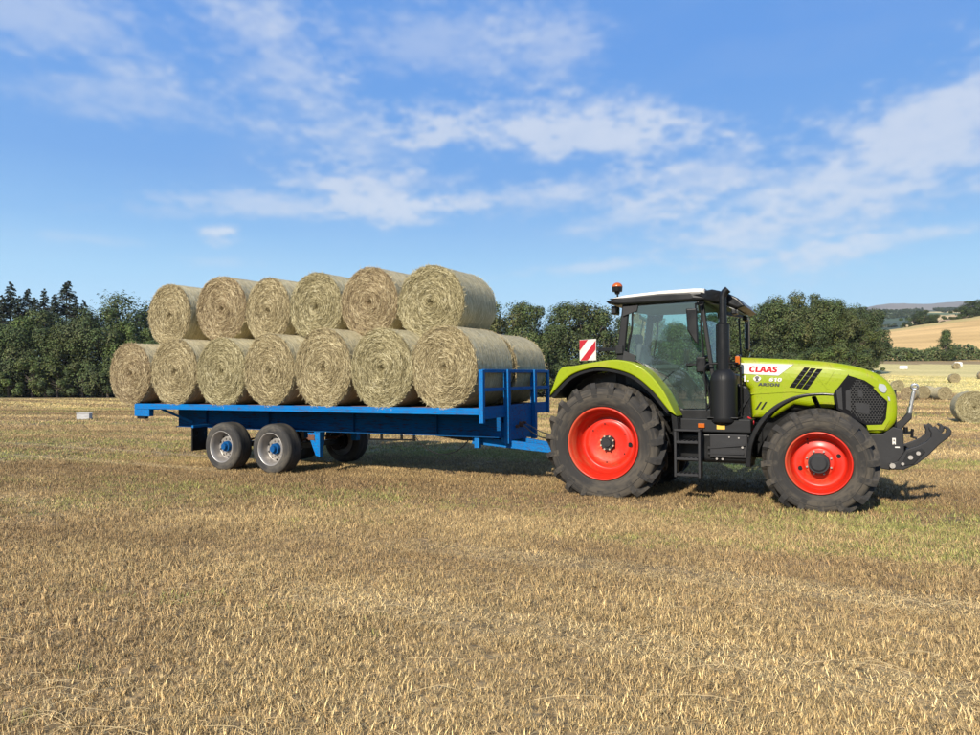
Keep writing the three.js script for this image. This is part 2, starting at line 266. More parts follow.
// ---------------------------------------------------------------- stubble: blades in tufts (uncountable, so copies of a few tufts)
{
  const r = rng(77);
  const tuft = (blades, h, w, spread, lying) => {
    const p = [], idx = [], cl = [];
    for (let b = 0; b < blades; b++) {
      const e = r(), tone = mix(0.92, e < 0.3 ? 0.2 + 0.25 * r() : e < 0.78 ? 0.6 + 0.6 * r() : 1.35 + 0.6 * r(), h < 0.04 ? 1 : 0.7), warm = 0.92 + 0.16 * r(), bc = [tone * warm, tone, tone * (1.12 - 0.2 * warm)]; for (let k = 0; k < 5; k++) cl.push(...bc);
      const a = r() * 6.283, q = Math.sqrt(r()) * spread, x = Math.cos(a) * q, z = Math.sin(a) * q, lie = r() < lying;
      const hh = h * (0.5 + 0.9 * r()), ww = w * (0.6 + 0.8 * r()), t = r() * 6.283, lean = lie ? 1.3 + r() : 0.2 + 1.1 * r();
      const lx = Math.cos(t) * lean * hh, lz = Math.sin(t) * lean * hh, f = r() * 6.283, cx = Math.cos(f) * ww / 2, cz = Math.sin(f) * ww / 2, top = lie ? hh * 0.3 : hh, k = p.length / 3, y0 = lie ? 0.006 + 0.02 * r() : -0.012;
      p.push(x - cx, y0, z - cz, x + cx, y0, z + cz, x + lx * 0.45 - cx * 0.8, top * 0.62 + y0, z + lz * 0.45 - cz * 0.8, x + lx * 0.45 + cx * 0.8, top * 0.62 + y0, z + lz * 0.45 + cz * 0.8, x + lx, top, z + lz);
      idx.push(k, k + 1, k + 2, k + 1, k + 3, k + 2, k + 2, k + 3, k + 4);
    }
    const g = new THREE.BufferGeometry(); g.setAttribute('position', new THREE.Float32BufferAttribute(p, 3)); g.setAttribute('color', new THREE.Float32BufferAttribute(cl, 3)); g.setIndex(idx); g.computeVertexNormals(); return g;
  };
  // ring from, to, tufts per square metre, blades, blade height, blade width, spread
  const bands = [[1.6, 5.5, 680, 17, 0.031, 0.0042, 0.045, 0.32], [5.5, 10, 360, 16, 0.036, 0.0055, 0.06, 0.26], [10, 19, 170, 15, 0.0401, 0.0075, 0.085, 0.2], [19, 38, 52, 14, 0.044, 0.012, 0.15, 0.15], [38, 75, 12, 14, 0.048, 0.022, 0.32, 0.1], [75, 142, 2.6, 14, 0.07, 0.045, 0.6, 0.1]];
  const m = std({ roughness: 0.8, side: THREE.DoubleSide, vertexColors: true });
  let index = 0;
  for (const [r0, r1, dens, blades, h, w, spread, lying] of bands) for (let variant = 0; variant < 3; variant++) {
    const half = 40 * Math.PI / 180, area = half * (r1 * r1 - r0 * r0), count = Math.floor(area * dens / 3), inst = new THREE.InstancedMesh(tuft(blades, h, w, spread, lying), m, count);
    const q = new THREE.Object3D(), c = new THREE.Color();
    for (let i = 0; i < count; i++) {
      const rr = Math.sqrt(r0 * r0 + r() * (r1 * r1 - r0 * r0)), a = (r() * 2 - 1) * half, x = rr * Math.sin(a), z = -rr * Math.cos(a), gr = greenness(x, z), [al, ac] = along(x, z);
      const lush = 0.7 + 0.75 * fbm(x * 0.8, z * 0.8, 3, 500) * (0.6 + 0.8 * fbm(al * 0.05, ac * 0.7, 3, 520));
      q.position.set(x, landHeight(x, z), z); q.rotation.set((r() - 0.5) * 0.3, r() * 6.283, (r() - 0.5) * 0.3); { const flat = pressed(x, z), sc = lush * (0.8 + 0.4 * r()); q.scale.set(sc, sc * (1 - 0.65 * flat), sc); } q.updateMatrix(); inst.setMatrixAt(i, q.matrix);
      const t = 0.85 + 0.4 * r(), tone = plot(x, z) === 'hay' ? strawTone(x, z) : mix3(landColor(x, z), [0.5, 0.42, 0.22], 0.4), k = r() < gr * 0.8 ? mix3([0.20, 0.21, 0.055], [0.34, 0.32, 0.10], r()) : tone.map((v) => v * t * 1.1);
      c.setRGB(...k); inst.setColorAt(i, c);
    }
    inst.castShadow = inst.receiveShadow = true; inst.name = numbered('stubble'); scene.add(inst); index++;
    describe(inst, ['short dry cut grass blades close to the viewer', 'dry cut grass blades in front of the tractor', 'dry cut grass stubble around the tractor wheels', 'dry stubble beyond the trailer', 'dry stubble far out in the field', 'pale stubble rows near the field edge'][bands.findIndex((b) => b[0] === r0)], 'stubble', 'mown stubble', 'stuff');
  }
  // long loose straws left lying on the stubble
  const straws = [], add = (x, z, n) => { for (let i = 0; i < n; i++) { const a = r() * 6.28, L = 0.1 + 0.28 * r(), px = x + (r() - 0.5) * 0.9, pz = z + (r() - 0.5) * 0.45, y = 0.035 + 0.03 * r(), bend = (r() - 0.5) * 0.1; straws.push(tube([[px, y, pz], [px + Math.cos(a) * L / 2 - Math.sin(a) * bend, y + 0.02, pz + Math.sin(a) * L / 2 + Math.cos(a) * bend], [px + Math.cos(a) * L, y - 0.01, pz + Math.sin(a) * L]], 0.0011, 4, 3)); } };
  add(-2.5, -3.75, 26); add(-1.9, -3.45, 14); add(2.3, -4.2, 12); add(3.1, -5.3, 14); for (let i = 0; i < 40; i++) { const d = 3.2 + 7 * r(); add((r() * 2 - 1) * 0.7 * d, -d, 2); }
  const s = shade(new THREE.Mesh(merge(straws), std({ color: col(0.55, 0.42, 0.22), roughness: 0.7 }))); s.name = 'loose_straw'; scene.add(s); describe(s, 'pale loose straws lying on the cut grass in the foreground', 'straw', null, 'stuff');
}

// ---------------------------------------------------------------- trees
function leafGeo(make, count, size, seed) {   // many leaf-sized faces; make() gives position, facing, tint
  const r = rng(seed), p = new Float32Array(count * 12), nn = new Float32Array(count * 12), cc = new Float32Array(count * 12), idx = new Uint32Array(count * 6), a = V(), b = V(), n = V();
  for (let i = 0; i < count; i++) {
    const { pos, dir, tint, s = 1, flat = 0 } = make(r); n.copy(dir).add(V(r() - 0.5, r() - 0.5, r() - 0.5).multiplyScalar(0.95)).normalize();
    a.set(r() - 0.5, (r() - 0.5) * (1 - flat), r() - 0.5).cross(n).normalize(); b.crossVectors(n, a);
    const L = size * s * (0.6 + 0.8 * r()), Wd = L * (0.5 + 0.3 * r());
    const q = [pos.clone().addScaledVector(a, -L / 2), pos.clone().addScaledVector(b, Wd / 2).addScaledVector(n, L * 0.12), pos.clone().addScaledVector(a, L / 2), pos.clone().addScaledVector(b, -Wd / 2).addScaledVector(n, L * 0.12)];
    const tone = tint.map((v) => v * (0.85 + 0.3 * r()));
    for (let k = 0; k < 4; k++) { const o = i * 12 + k * 3; p[o] = q[k].x; p[o + 1] = q[k].y; p[o + 2] = q[k].z; nn[o] = n.x; nn[o + 1] = n.y; nn[o + 2] = n.z; cc[o] = tone[0]; cc[o + 1] = tone[1]; cc[o + 2] = tone[2]; }
    idx.set([i * 4, i * 4 + 2, i * 4 + 1, i * 4, i * 4 + 3, i * 4 + 2], i * 6);
  }
  const g = new THREE.BufferGeometry(); g.setAttribute('position', new THREE.BufferAttribute(p, 3)); g.setAttribute('normal', new THREE.BufferAttribute(nn, 3)); g.setAttribute('color', new THREE.BufferAttribute(cc, 3)); g.setIndex(new THREE.BufferAttribute(idx, 1)); return g;
}
// unit trees: 1 high, crown radius about 0.36
function broadleaf(seed, { base = 0.14, mid = 0.55, rad = 0.36, lobes = 46, leaves = 22000, size = 0.019, thin = 0, cone = 0 } = {}) {
  const r = rng(seed), L = [], limbs = [[[0, -0.03, 0], [0.01, 0.3, 0.01], 0.030, 0.020], [[0.01, 0.3, 0.01], [-0.01, 0.62, 0], 0.020, 0.009]];
  for (let i = 0; i < lobes; i++) {
    const a = r() * 6.283, v = Math.acos(1 - 2 * r()), f = 0.55 + 0.42 * Math.sqrt(r()), up = 1 - mid, dn = mid - base;
    const y = Math.cos(v), s = Math.sin(v), w = rad * (0.82 + 0.36 * noise2(a * 1.3, i * 0.21, seed));
    const rr = 0.065 + 0.075 * r(), c = V(Math.cos(a) * s * w * f, mid + y * f * (y > 0 ? up - rr * 0.7 : dn), Math.sin(a) * s * w * f);
    if (cone) { const h = 0.06 + 0.9 * Math.pow(r(), 1.3), q = rad * (1 - h) * Math.sqrt(r()); c.set(Math.cos(a) * q, h, Math.sin(a) * q); }
    const warm = r(), tint = mix3(mix3([0.040, 0.060, 0.014], [0.082, 0.112, 0.024], warm), [0.10, 0.105, 0.035], r() < 0.2 ? 0.5 : 0);
    L.push({ c, rr, tint }); if (i % 2 === 0) limbs.push([[0, 0.22 + 0.38 * Math.max(0, c.y - 0.25), 0], [c.x, c.y, c.z], 0.010, 0.0025]);
  }
  const crown = leafGeo((q) => {
    const b = L[Math.floor(q() * L.length)], dir = V(q() - 0.5, q() - 0.5, q() - 0.5).normalize(); if (dir.y < -0.35 && q() < 0.6) dir.y *= -1;
    const e = b.rr * (0.35 + 0.72 * Math.pow(q(), 0.6)) * (1 + thin * q());
    return { pos: b.c.clone().addScaledVector(dir, e), dir: dir.clone().multiplyScalar(0.9).add(V(0, 0.35, 0)), tint: b.tint, s: 1 };
  }, leaves, size, seed + 1);
  return { crown, trunk: merge(limbs.map(([a, b, r0, r1]) => rod(a, b, r0, r1, 7))) };
}
function conifer(seed, { base = 0.1, wide = 0.16, gap = 0.035, sparse = 0 } = {}) {
  const r = rng(seed), br = [], limbs = [[[0, -0.03, 0], [0, 0.98, 0], 0.014, 0.002]];
  for (let i = 0, m = Math.floor(9 / gap); i < m; i++) {
    const y = base + (0.985 - base) * (1 - Math.pow(1 - (i + r()) / m, 0.8)), n = 1;
    for (let k = 0; k < n; k++) { if (noise2(y * 16, 3, seed) < sparse + 0.12) continue; const a = r() * 6.283, L = wide * Math.pow(1 - y, 0.75) * (0.45 + 0.8 * r()) + 0.006; br.push([y + (r() - 0.5) * 0.02, a, L, 0.1 + 0.45 * r()]); if (L > 0.05) limbs.push([[0, y, 0], [Math.cos(a) * L, y - L * 0.3, Math.sin(a) * L], 0.003, 0.001]); }
  }
  const crown = leafGeo((q) => {
    const b = br[Math.floor(q() * br.length)], t = Math.sqrt(q()), d = b[2] * t, sw = (q() - 0.5) * 0.5 * d;
    return { pos: V(Math.cos(b[1]) * d - Math.sin(b[1]) * sw, b[0] - d * b[3] + (q() - 0.5) * 0.012, Math.sin(b[1]) * d + Math.cos(b[1]) * sw), dir: V(Math.cos(b[1]) * 0.4, 0.9, Math.sin(b[1]) * 0.4), tint: mix3([0.032, 0.05, 0.024], [0.062, 0.08, 0.038], q()), flat: 0.6 };
  }, 5200, 0.0145, seed + 1);
  return { crown, trunk: merge(limbs.map(([a, b, r0, r1]) => rod(a, b, r0, r1, 5))) };
}
const leafMat = [[0.84, 0.84, 0.8], [0.66, 0.69, 0.68], [1.02, 1.04, 0.74], [0.92, 0.82, 0.66]].map((t) => new THREE.MeshPhysicalMaterial({ color: col(...t), vertexColors: true, roughness: 0.75, side: THREE.DoubleSide, transmission: 0.0 }));
const barkMat = std({ color: col(0.09, 0.075, 0.06), roughness: 0.95, map: grime });
const TREES = {
  round: broadleaf(11), round2: broadleaf(23, { rad: 0.4, lobes: 52 }), full: broadleaf(37, { base: 0.03, mid: 0.5, rad: 0.34, lobes: 60, leaves: 25000 }), full2: broadleaf(41, { base: 0.02, mid: 0.47, rad: 0.38, lobes: 64, leaves: 25000 }),
  airy: broadleaf(53, { base: 0.2, mid: 0.62, rad: 0.3, lobes: 40, leaves: 4200, thin: 0.7, size: 0.022 }), oak: broadleaf(67, { base: 0.04, mid: 0.48, rad: 0.52, lobes: 110, leaves: 38000, size: 0.0195 }), oak2: broadleaf(71, { base: 0.03, mid: 0.5, rad: 0.46, lobes: 96, leaves: 34000, size: 0.0195 }),
  spruce: conifer(83, { base: 0.5, wide: 0.22 }), spruce2: conifer(97, { base: 0.5, wide: 0.19, gap: 0.035 }), fir: conifer(101, { base: 0.5, wide: 0.27, gap: 0.035, sparse: 0.10 }),
  small: broadleaf(113, { base: 0.0, mid: 0.45, rad: 0.42, lobes: 22, leaves: 9000, size: 0.032 }), poplar: broadleaf(127, { base: 0.0, mid: 0.36, rad: 0.34, lobes: 60, leaves: 8000, size: 0.032, cone: 1 }),
};
const place = (u, d) => { const x = u * d, z = -d; return V(x, landHeight(x, z), z); };
let treeSeed = 900;
function tree(name, kind, u, d, height, spread, tone, label, groupName) {   // spread: width of the crown compared with the kind's own
  const t = thing(name, label, 'tree', groupName), p = place(u, d), r = rng(treeSeed++);
  t.position.copy(p); t.rotation.y = r() * 6.283; t.scale.set(height * spread, height, height * spread);
  part('trunk', TREES[kind].trunk, barkMat, t); part('crown', TREES[kind].crown, leafMat[tone], t); return t;
}
const GL = 'trees along the left edge of the field', GM = 'trees behind the trailer and cab', GR = 'trees beyond the bonnet';
// left wood: conifers behind, broadleaved edge in front
tree('conifer', 'spruce', -0.692, 160, 25.6, 0.95, 1, 'tall dark conifer at the far left edge of the wood', GL);
tree('conifer', 'spruce2', -0.668, 158, 25.6, 1.0, 1, 'pointed conifer, tallest of the three at the left end', GL);
tree('conifer', 'fir', -0.645, 161, 24.6, 0.85, 1, 'thin conifer rising between the two leftmost spires', GL);
tree('conifer', 'spruce', -0.622, 158, 24.0, 0.9, 1, 'conifer just left of the layered fir', GL);
tree('conifer', 'spruce2', -0.680, 156, 22.4, 1.2, 0, 'lower conifer between the two leftmost tall ones', GL);
tree('conifer', 'spruce', -0.657, 155, 22.0, 1.1, 0, 'lower conifer right of the tall pointed one at the left end', GL);
tree('conifer', 'fir', -0.634, 155, 21.8, 1.0, 0, 'low dark fir in the gap left of the fourth spire', GL);
tree('conifer', 'spruce', -0.607, 154, 22.2, 1.1, 0, 'low conifer touching the left side of the layered fir', GL);
tree('conifer', 'spruce2', -0.578, 154, 21.2, 1.2, 0, 'low conifer touching the right side of the layered fir', GL);
tree('conifer', 'fir', -0.590, 156, 25.6, 1.15, 1, 'layered open fir with the highest tip above the left wood', GL);
tree('conifer', 'spruce2', -0.566, 158, 21.6, 1.0, 1, 'shorter conifer to the right of the layered fir', GL);
tree('broadleaf_tree', 'airy', -0.507, 150, 21.5, 1.2, 1, 'thin-crowned tree standing next to the rear upper bale', GL);
tree('broadleaf_tree', 'round', -0.470, 153, 19.5, 1.1, 0, 'leafy tree partly hidden by the rearmost upper bale', GL);
tree('broadleaf_tree', 'round2', -0.70, 147, 17.2, 1.15, 0, 'rounded green tree cut by the left picture edge', GL);
tree('broadleaf_tree', 'full', -0.655, 146, 17.6, 1.1, 2, 'brighter green tree below the leftmost conifers', GL);
tree('broadleaf_tree', 'full2', -0.617, 145, 18.4, 1.0, 0, 'full green tree below the layered fir', GL);
tree('broadleaf_tree', 'full', -0.578, 145, 18.0, 1.05, 3, 'olive green tree in the middle of the left wood', GL);
tree('broadleaf_tree', 'full2', -0.535, 144, 18.8, 1.0, 0, 'dense tree just left of the rearmost bale', GL);
tree('broadleaf_tree', 'full', -0.498, 144, 17.0, 1.0, 2, 'light green tree touching the rearmost lower bale', GL);
for (const [u, h, tone, label] of [[-0.70, 8.5, 1, 'dark bush at the foot of the wood by the left picture edge'], [-0.668, 7.2, 0, 'second bush from the left at the foot of the wood'], [-0.635, 8.6, 2, 'light bush at the foot of the wood below the conifers'], [-0.60, 7.4, 1, 'dark bush in the middle of the wood edge'], [-0.565, 8.2, 0, 'green bush right of the middle of the wood edge'], [-0.53, 7.4, 1, 'dark bush next to the rear end of the trailer'], [-0.50, 7.8, 0, 'bush behind the rearmost lower bale']]) {
  const t = tree('wood_edge_bush', 'small', u, 141, h, 1.25, tone, label, GL); t.userData.category = 'bush';
}
// middle trees
tree('broadleaf_tree', 'round2', 0.022, 150, 21.8, 0.95, 3, 'tall round tree right behind the foremost upper bale', GM);
tree('broadleaf_tree', 'full', -0.022, 152, 19.5, 1.0, 0, 'tree mostly hidden behind the foremost upper bale', GM);
tree('broadleaf_tree', 'full2', 0.062, 147, 19.6, 0.85, 0, 'tree above the headboard of the trailer', GM);
tree('broadleaf_tree', 'round', 0.107, 150, 20.6, 0.9, 1, 'dark tree left of the striped warning board', GM);
tree('broadleaf_tree', 'airy', 0.135, 148, 19.6, 1.2, 3, 'thin brownish tree above the striped warning board', GM);
tree('broadleaf_tree', 'full', 0.165, 149, 20.2, 0.95, 1, 'dark tree just left of the cab rear pillar', GM);
tree('broadleaf_tree', 'full2', 0.215, 148, 17.5, 1.0, 0, 'tree seen through the rear half of the cab glass', GM);
tree('broadleaf_tree', 'full', 0.265, 148, 17.0, 1.0, 0, 'tree seen through the front half of the cab glass', GM);
tree('broadleaf_tree', 'full2', 0.31, 146, 17.5, 0.95, 1, 'tree behind the exhaust stack', GM);
for (const [u, h, tone, label] of [[0.04, 9.5, 2, 'light green bush low behind the headboard'], [0.08, 11, 2, 'light green bush between headboard and rear fender'], [0.115, 8.5, 1, 'dark bush below the striped warning board'], [0.155, 9.5, 0, 'bush behind the rear fender top'], [0.2, 9, 1, 'dark bush seen low through the cab']]) {
  const t = tree('wood_edge_bush', 'small', u, 141, h, 1.25, tone, label, GM); t.userData.category = 'bush';
}
// right group: wide-crowned oaks
tree('oak_tree', 'oak', 0.352, 132, 16.2, 0.8, 1, 'dark oak right behind the cab mirror', GR);
tree('oak_tree', 'oak2', 0.388, 126, 16.0, 0.9, 0, 'left of the two tallest oaks above the bonnet lettering', GR);
tree('oak_tree', 'oak', 0.425, 128, 16.3, 0.85, 3, 'tallest wide oak above the bonnet vents', GR);
tree('oak_tree', 'oak2', 0.462, 126, 14.6, 0.9, 0, 'oak right of the tallest one above the bonnet', GR);
tree('oak_tree', 'oak', 0.492, 124, 11.4, 0.85, 3, 'lower olive oak above the front of the bonnet', GR);
tree('oak_tree', 'oak2', 0.513, 130, 13.2, 0.85, 1, 'dark round oak at the right end of the group by the hill', GR);
for (const [u, d, h, tone, label] of [[0.40, 116, 6.5, 1, 'dark bush under the oaks behind the white bonnet panel'], [0.435, 114, 6.0, 0, 'bush under the oaks behind the bonnet vents'], [0.47, 112, 6.2, 2, 'light bush under the oaks above the grille'], [0.50, 113, 5.6, 0, 'bush under the right end of the oaks'], [0.528, 122, 3.4, 0, 'small bush where the oaks meet the hedge']]) {
  const t = tree('oak_wood_bush', 'small', u, d, h, 1.4, tone, label, GR); t.userData.category = 'bush';
}
// shaded undergrowth inside the two woods
for (const [u0, u1, label] of [[-0.78, -0.44, 'shaded undergrowth inside the wood at left'], [-0.06, 0.36, 'shaded undergrowth inside the wood behind the cab']]) {
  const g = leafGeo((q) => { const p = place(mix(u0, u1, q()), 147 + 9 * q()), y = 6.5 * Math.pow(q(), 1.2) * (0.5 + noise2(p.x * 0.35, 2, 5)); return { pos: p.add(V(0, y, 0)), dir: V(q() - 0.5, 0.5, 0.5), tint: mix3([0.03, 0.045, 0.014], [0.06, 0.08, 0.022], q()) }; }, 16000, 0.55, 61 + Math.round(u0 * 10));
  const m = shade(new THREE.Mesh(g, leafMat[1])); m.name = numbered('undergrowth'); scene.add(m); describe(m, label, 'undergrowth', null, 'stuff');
}
// hedge at the top of the hay field and the tree in it
{
  const r = rng(5), stations = []; for (let u = 0.53; u < 0.86; u += 0.006) stations.push([u, 200 + 3 * Math.sin(u * 30), 2.6 + 2.2 * noise2(u * 60, 1, 3)]);
  const g = leafGeo((q) => {
    const s = stations[Math.floor(q() * stations.length)], p = place(s[0] + (q() - 0.5) * 0.01, s[1] + (q() - 0.5) * 2), y = Math.pow(q(), 0.7) * s[2] * (0.75 + 0.4 * q());
    return { pos: p.add(V(0, y, 0)), dir: V((q() - 0.5), 0.5, 0.6), tint: mix3([0.04, 0.06, 0.016], [0.09, 0.11, 0.03], noise2(s[0] * 90, y, 7)) };
  }, 12000, 0.62, 15);
  const h = shade(new THREE.Mesh(g, leafMat[0])); h.name = 'hedge'; scene.add(h); describe(h, 'long green hedge across the top of the hay field at right', 'hedge');
}
tree('hedgerow_tree', 'poplar', 0.634, 199, 8.6, 1.1, 0, 'single slim tree standing in the hedge at right', 'trees on the right hillside');
tree('hedgerow_tree', 'small', 0.578, 198, 4.4, 1.3, 2, 'small bushy tree in the left part of the hedge', 'trees on the right hillside');
for (const [u, d, h, k, tone, label] of [[0.590, 366, 9.5, 'small', 1, 'left tree of the clump on the skyline of the stubble hill'], [0.606, 368, 10.5, 'full2', 1, 'tallest tree of the clump on the stubble hill'], [0.622, 370, 8.5, 'small', 0, 'low tree at the right of the hilltop clump'], [0.655, 362, 8.5, 'small', 1, 'left tree of the dark group at the right picture edge'], [0.672, 364, 11, 'full2', 1, 'tallest tree of the dark group at the right picture edge'], [0.690, 366, 12, 'round2', 1, 'tree on the hilltop cut by the right picture edge']]) tree('hilltop_tree', k, u, d, h, 1.45, tone, label, 'trees on the right hillside');
// trees behind the viewer, mirrored in the cab glass
for (const [a, d, h, k, label] of [[-0.72, 95, 13, 'oak', 'wide oak behind the viewer, mirrored in the cab door, nearest the sun'], [-0.9, 105, 14, 'oak2', 'oak behind the viewer, second one, mirrored in the cab door'], [-1.15, 110, 12, 'full', 'full tree behind the viewer mirrored at the left of the cab door'], [-0.55, 100, 14, 'full2', 'full tree behind the viewer mirrored at the right of the cab door']]) {
  const t = tree('broadleaf_tree', k, 0, 10, h, 1.0, 0, label, 'trees behind the viewer'); t.position.set(a * d * 0.75, 0, d * 0.75);
}
// distant woods, too far to tell apart
{
  const r = rng(9), spots = [];
  for (let i = 0; i < 420; i++) { const u = 0.44 + 0.16 * r(), d = 1180 + 420 * r(); spots.push([u, d, 5 + 5 * r()]); }
  for (let i = 0; i < 260; i++) { const row = Math.floor(r() * 6), u = 0.54 + 0.3 * r(), d = 760 + row * 120 + (u - 0.6) * 260 * (row % 2 ? 1 : -1); if (noise2(u * 40, row * 5, 8) > 0.5) spots.push([u, d, 4 + 3.5 * r()]); }
  for (let i = 0; i < 160; i++) { const u = 0.62 + 0.06 * r(), d = 1450 + 120 * r(); spots.push([u, d, 6 + 4 * r()]); }
  const L = broadleaf(131, { base: 0, mid: 0.4, rad: 0.5, lobes: 14, leaves: 260, size: 0.16 }).crown, inst = new THREE.InstancedMesh(L, leafMat[1], spots.length), q = new THREE.Object3D();
  spots.forEach(([u, d, h], i) => { const p = place(u, d); q.position.copy(p); q.rotation.y = r() * 6; q.scale.set(h * 1.4, h, h * 1.4); q.updateMatrix(); inst.setMatrixAt(i, q.matrix); });
  inst.name = 'distant_woods'; inst.castShadow = inst.receiveShadow = true; scene.add(inst); describe(inst, 'distant dark woods and hedges on the farmland below the hills', 'woodland', null, 'stuff');
}
// far ridge
{
  const pos = [], idx = [], colr = [], n = 160, m = 26;
  for (let j = 0; j <= m; j++) for (let i = 0; i <= n; i++) {
    const u = 0.30 + i / n * 0.75, d = 2500 + j / m * 1700, t = j / m, x = u * d;
    const ridge = (0.1165 + (u - 0.45) * 0.052 + 0.007 * (fbm(u * 26, 1, 4, 3) - 0.5) + 0.0012 * Math.sin(u * 70)) * 3700 * step01(0.3, 0.44, u);
    const y = ridge * Math.pow(Math.sin(Math.min(1, t * 1.25) * Math.PI / 2), 0.8) * (1 - 0.25 * Math.max(0, t - 0.8) * 5 * 0.3) + (fbm(x * 0.0022, d * 0.0022, 4, 31) - 0.5) * 70 * t - 10;
    pos.push(x, y, -d); const k = fbm(x * 0.004, d * 0.004, 4, 41); colr.push(...mix3([0.10, 0.085, 0.07], [0.19, 0.16, 0.11], k)); if (i < n && j < m) { const a = j * (n + 1) + i; idx.push(a, a + 1, a + n + 1, a + 1, a + n + 2, a + n + 1); }
  }
  const g = new THREE.BufferGeometry(); g.setAttribute('position', new THREE.Float32BufferAttribute(pos, 3)); g.setAttribute('color', new THREE.Float32BufferAttribute(colr, 3)); g.setIndex(idx); g.computeVertexNormals();
  const h = shade(new THREE.Mesh(g, std({ vertexColors: true, roughness: 1 }))); h.name = 'hills'; scene.add(h); describe(h, 'hazy purple-brown moorland hills on the horizon', 'hills', null, 'structure');
}

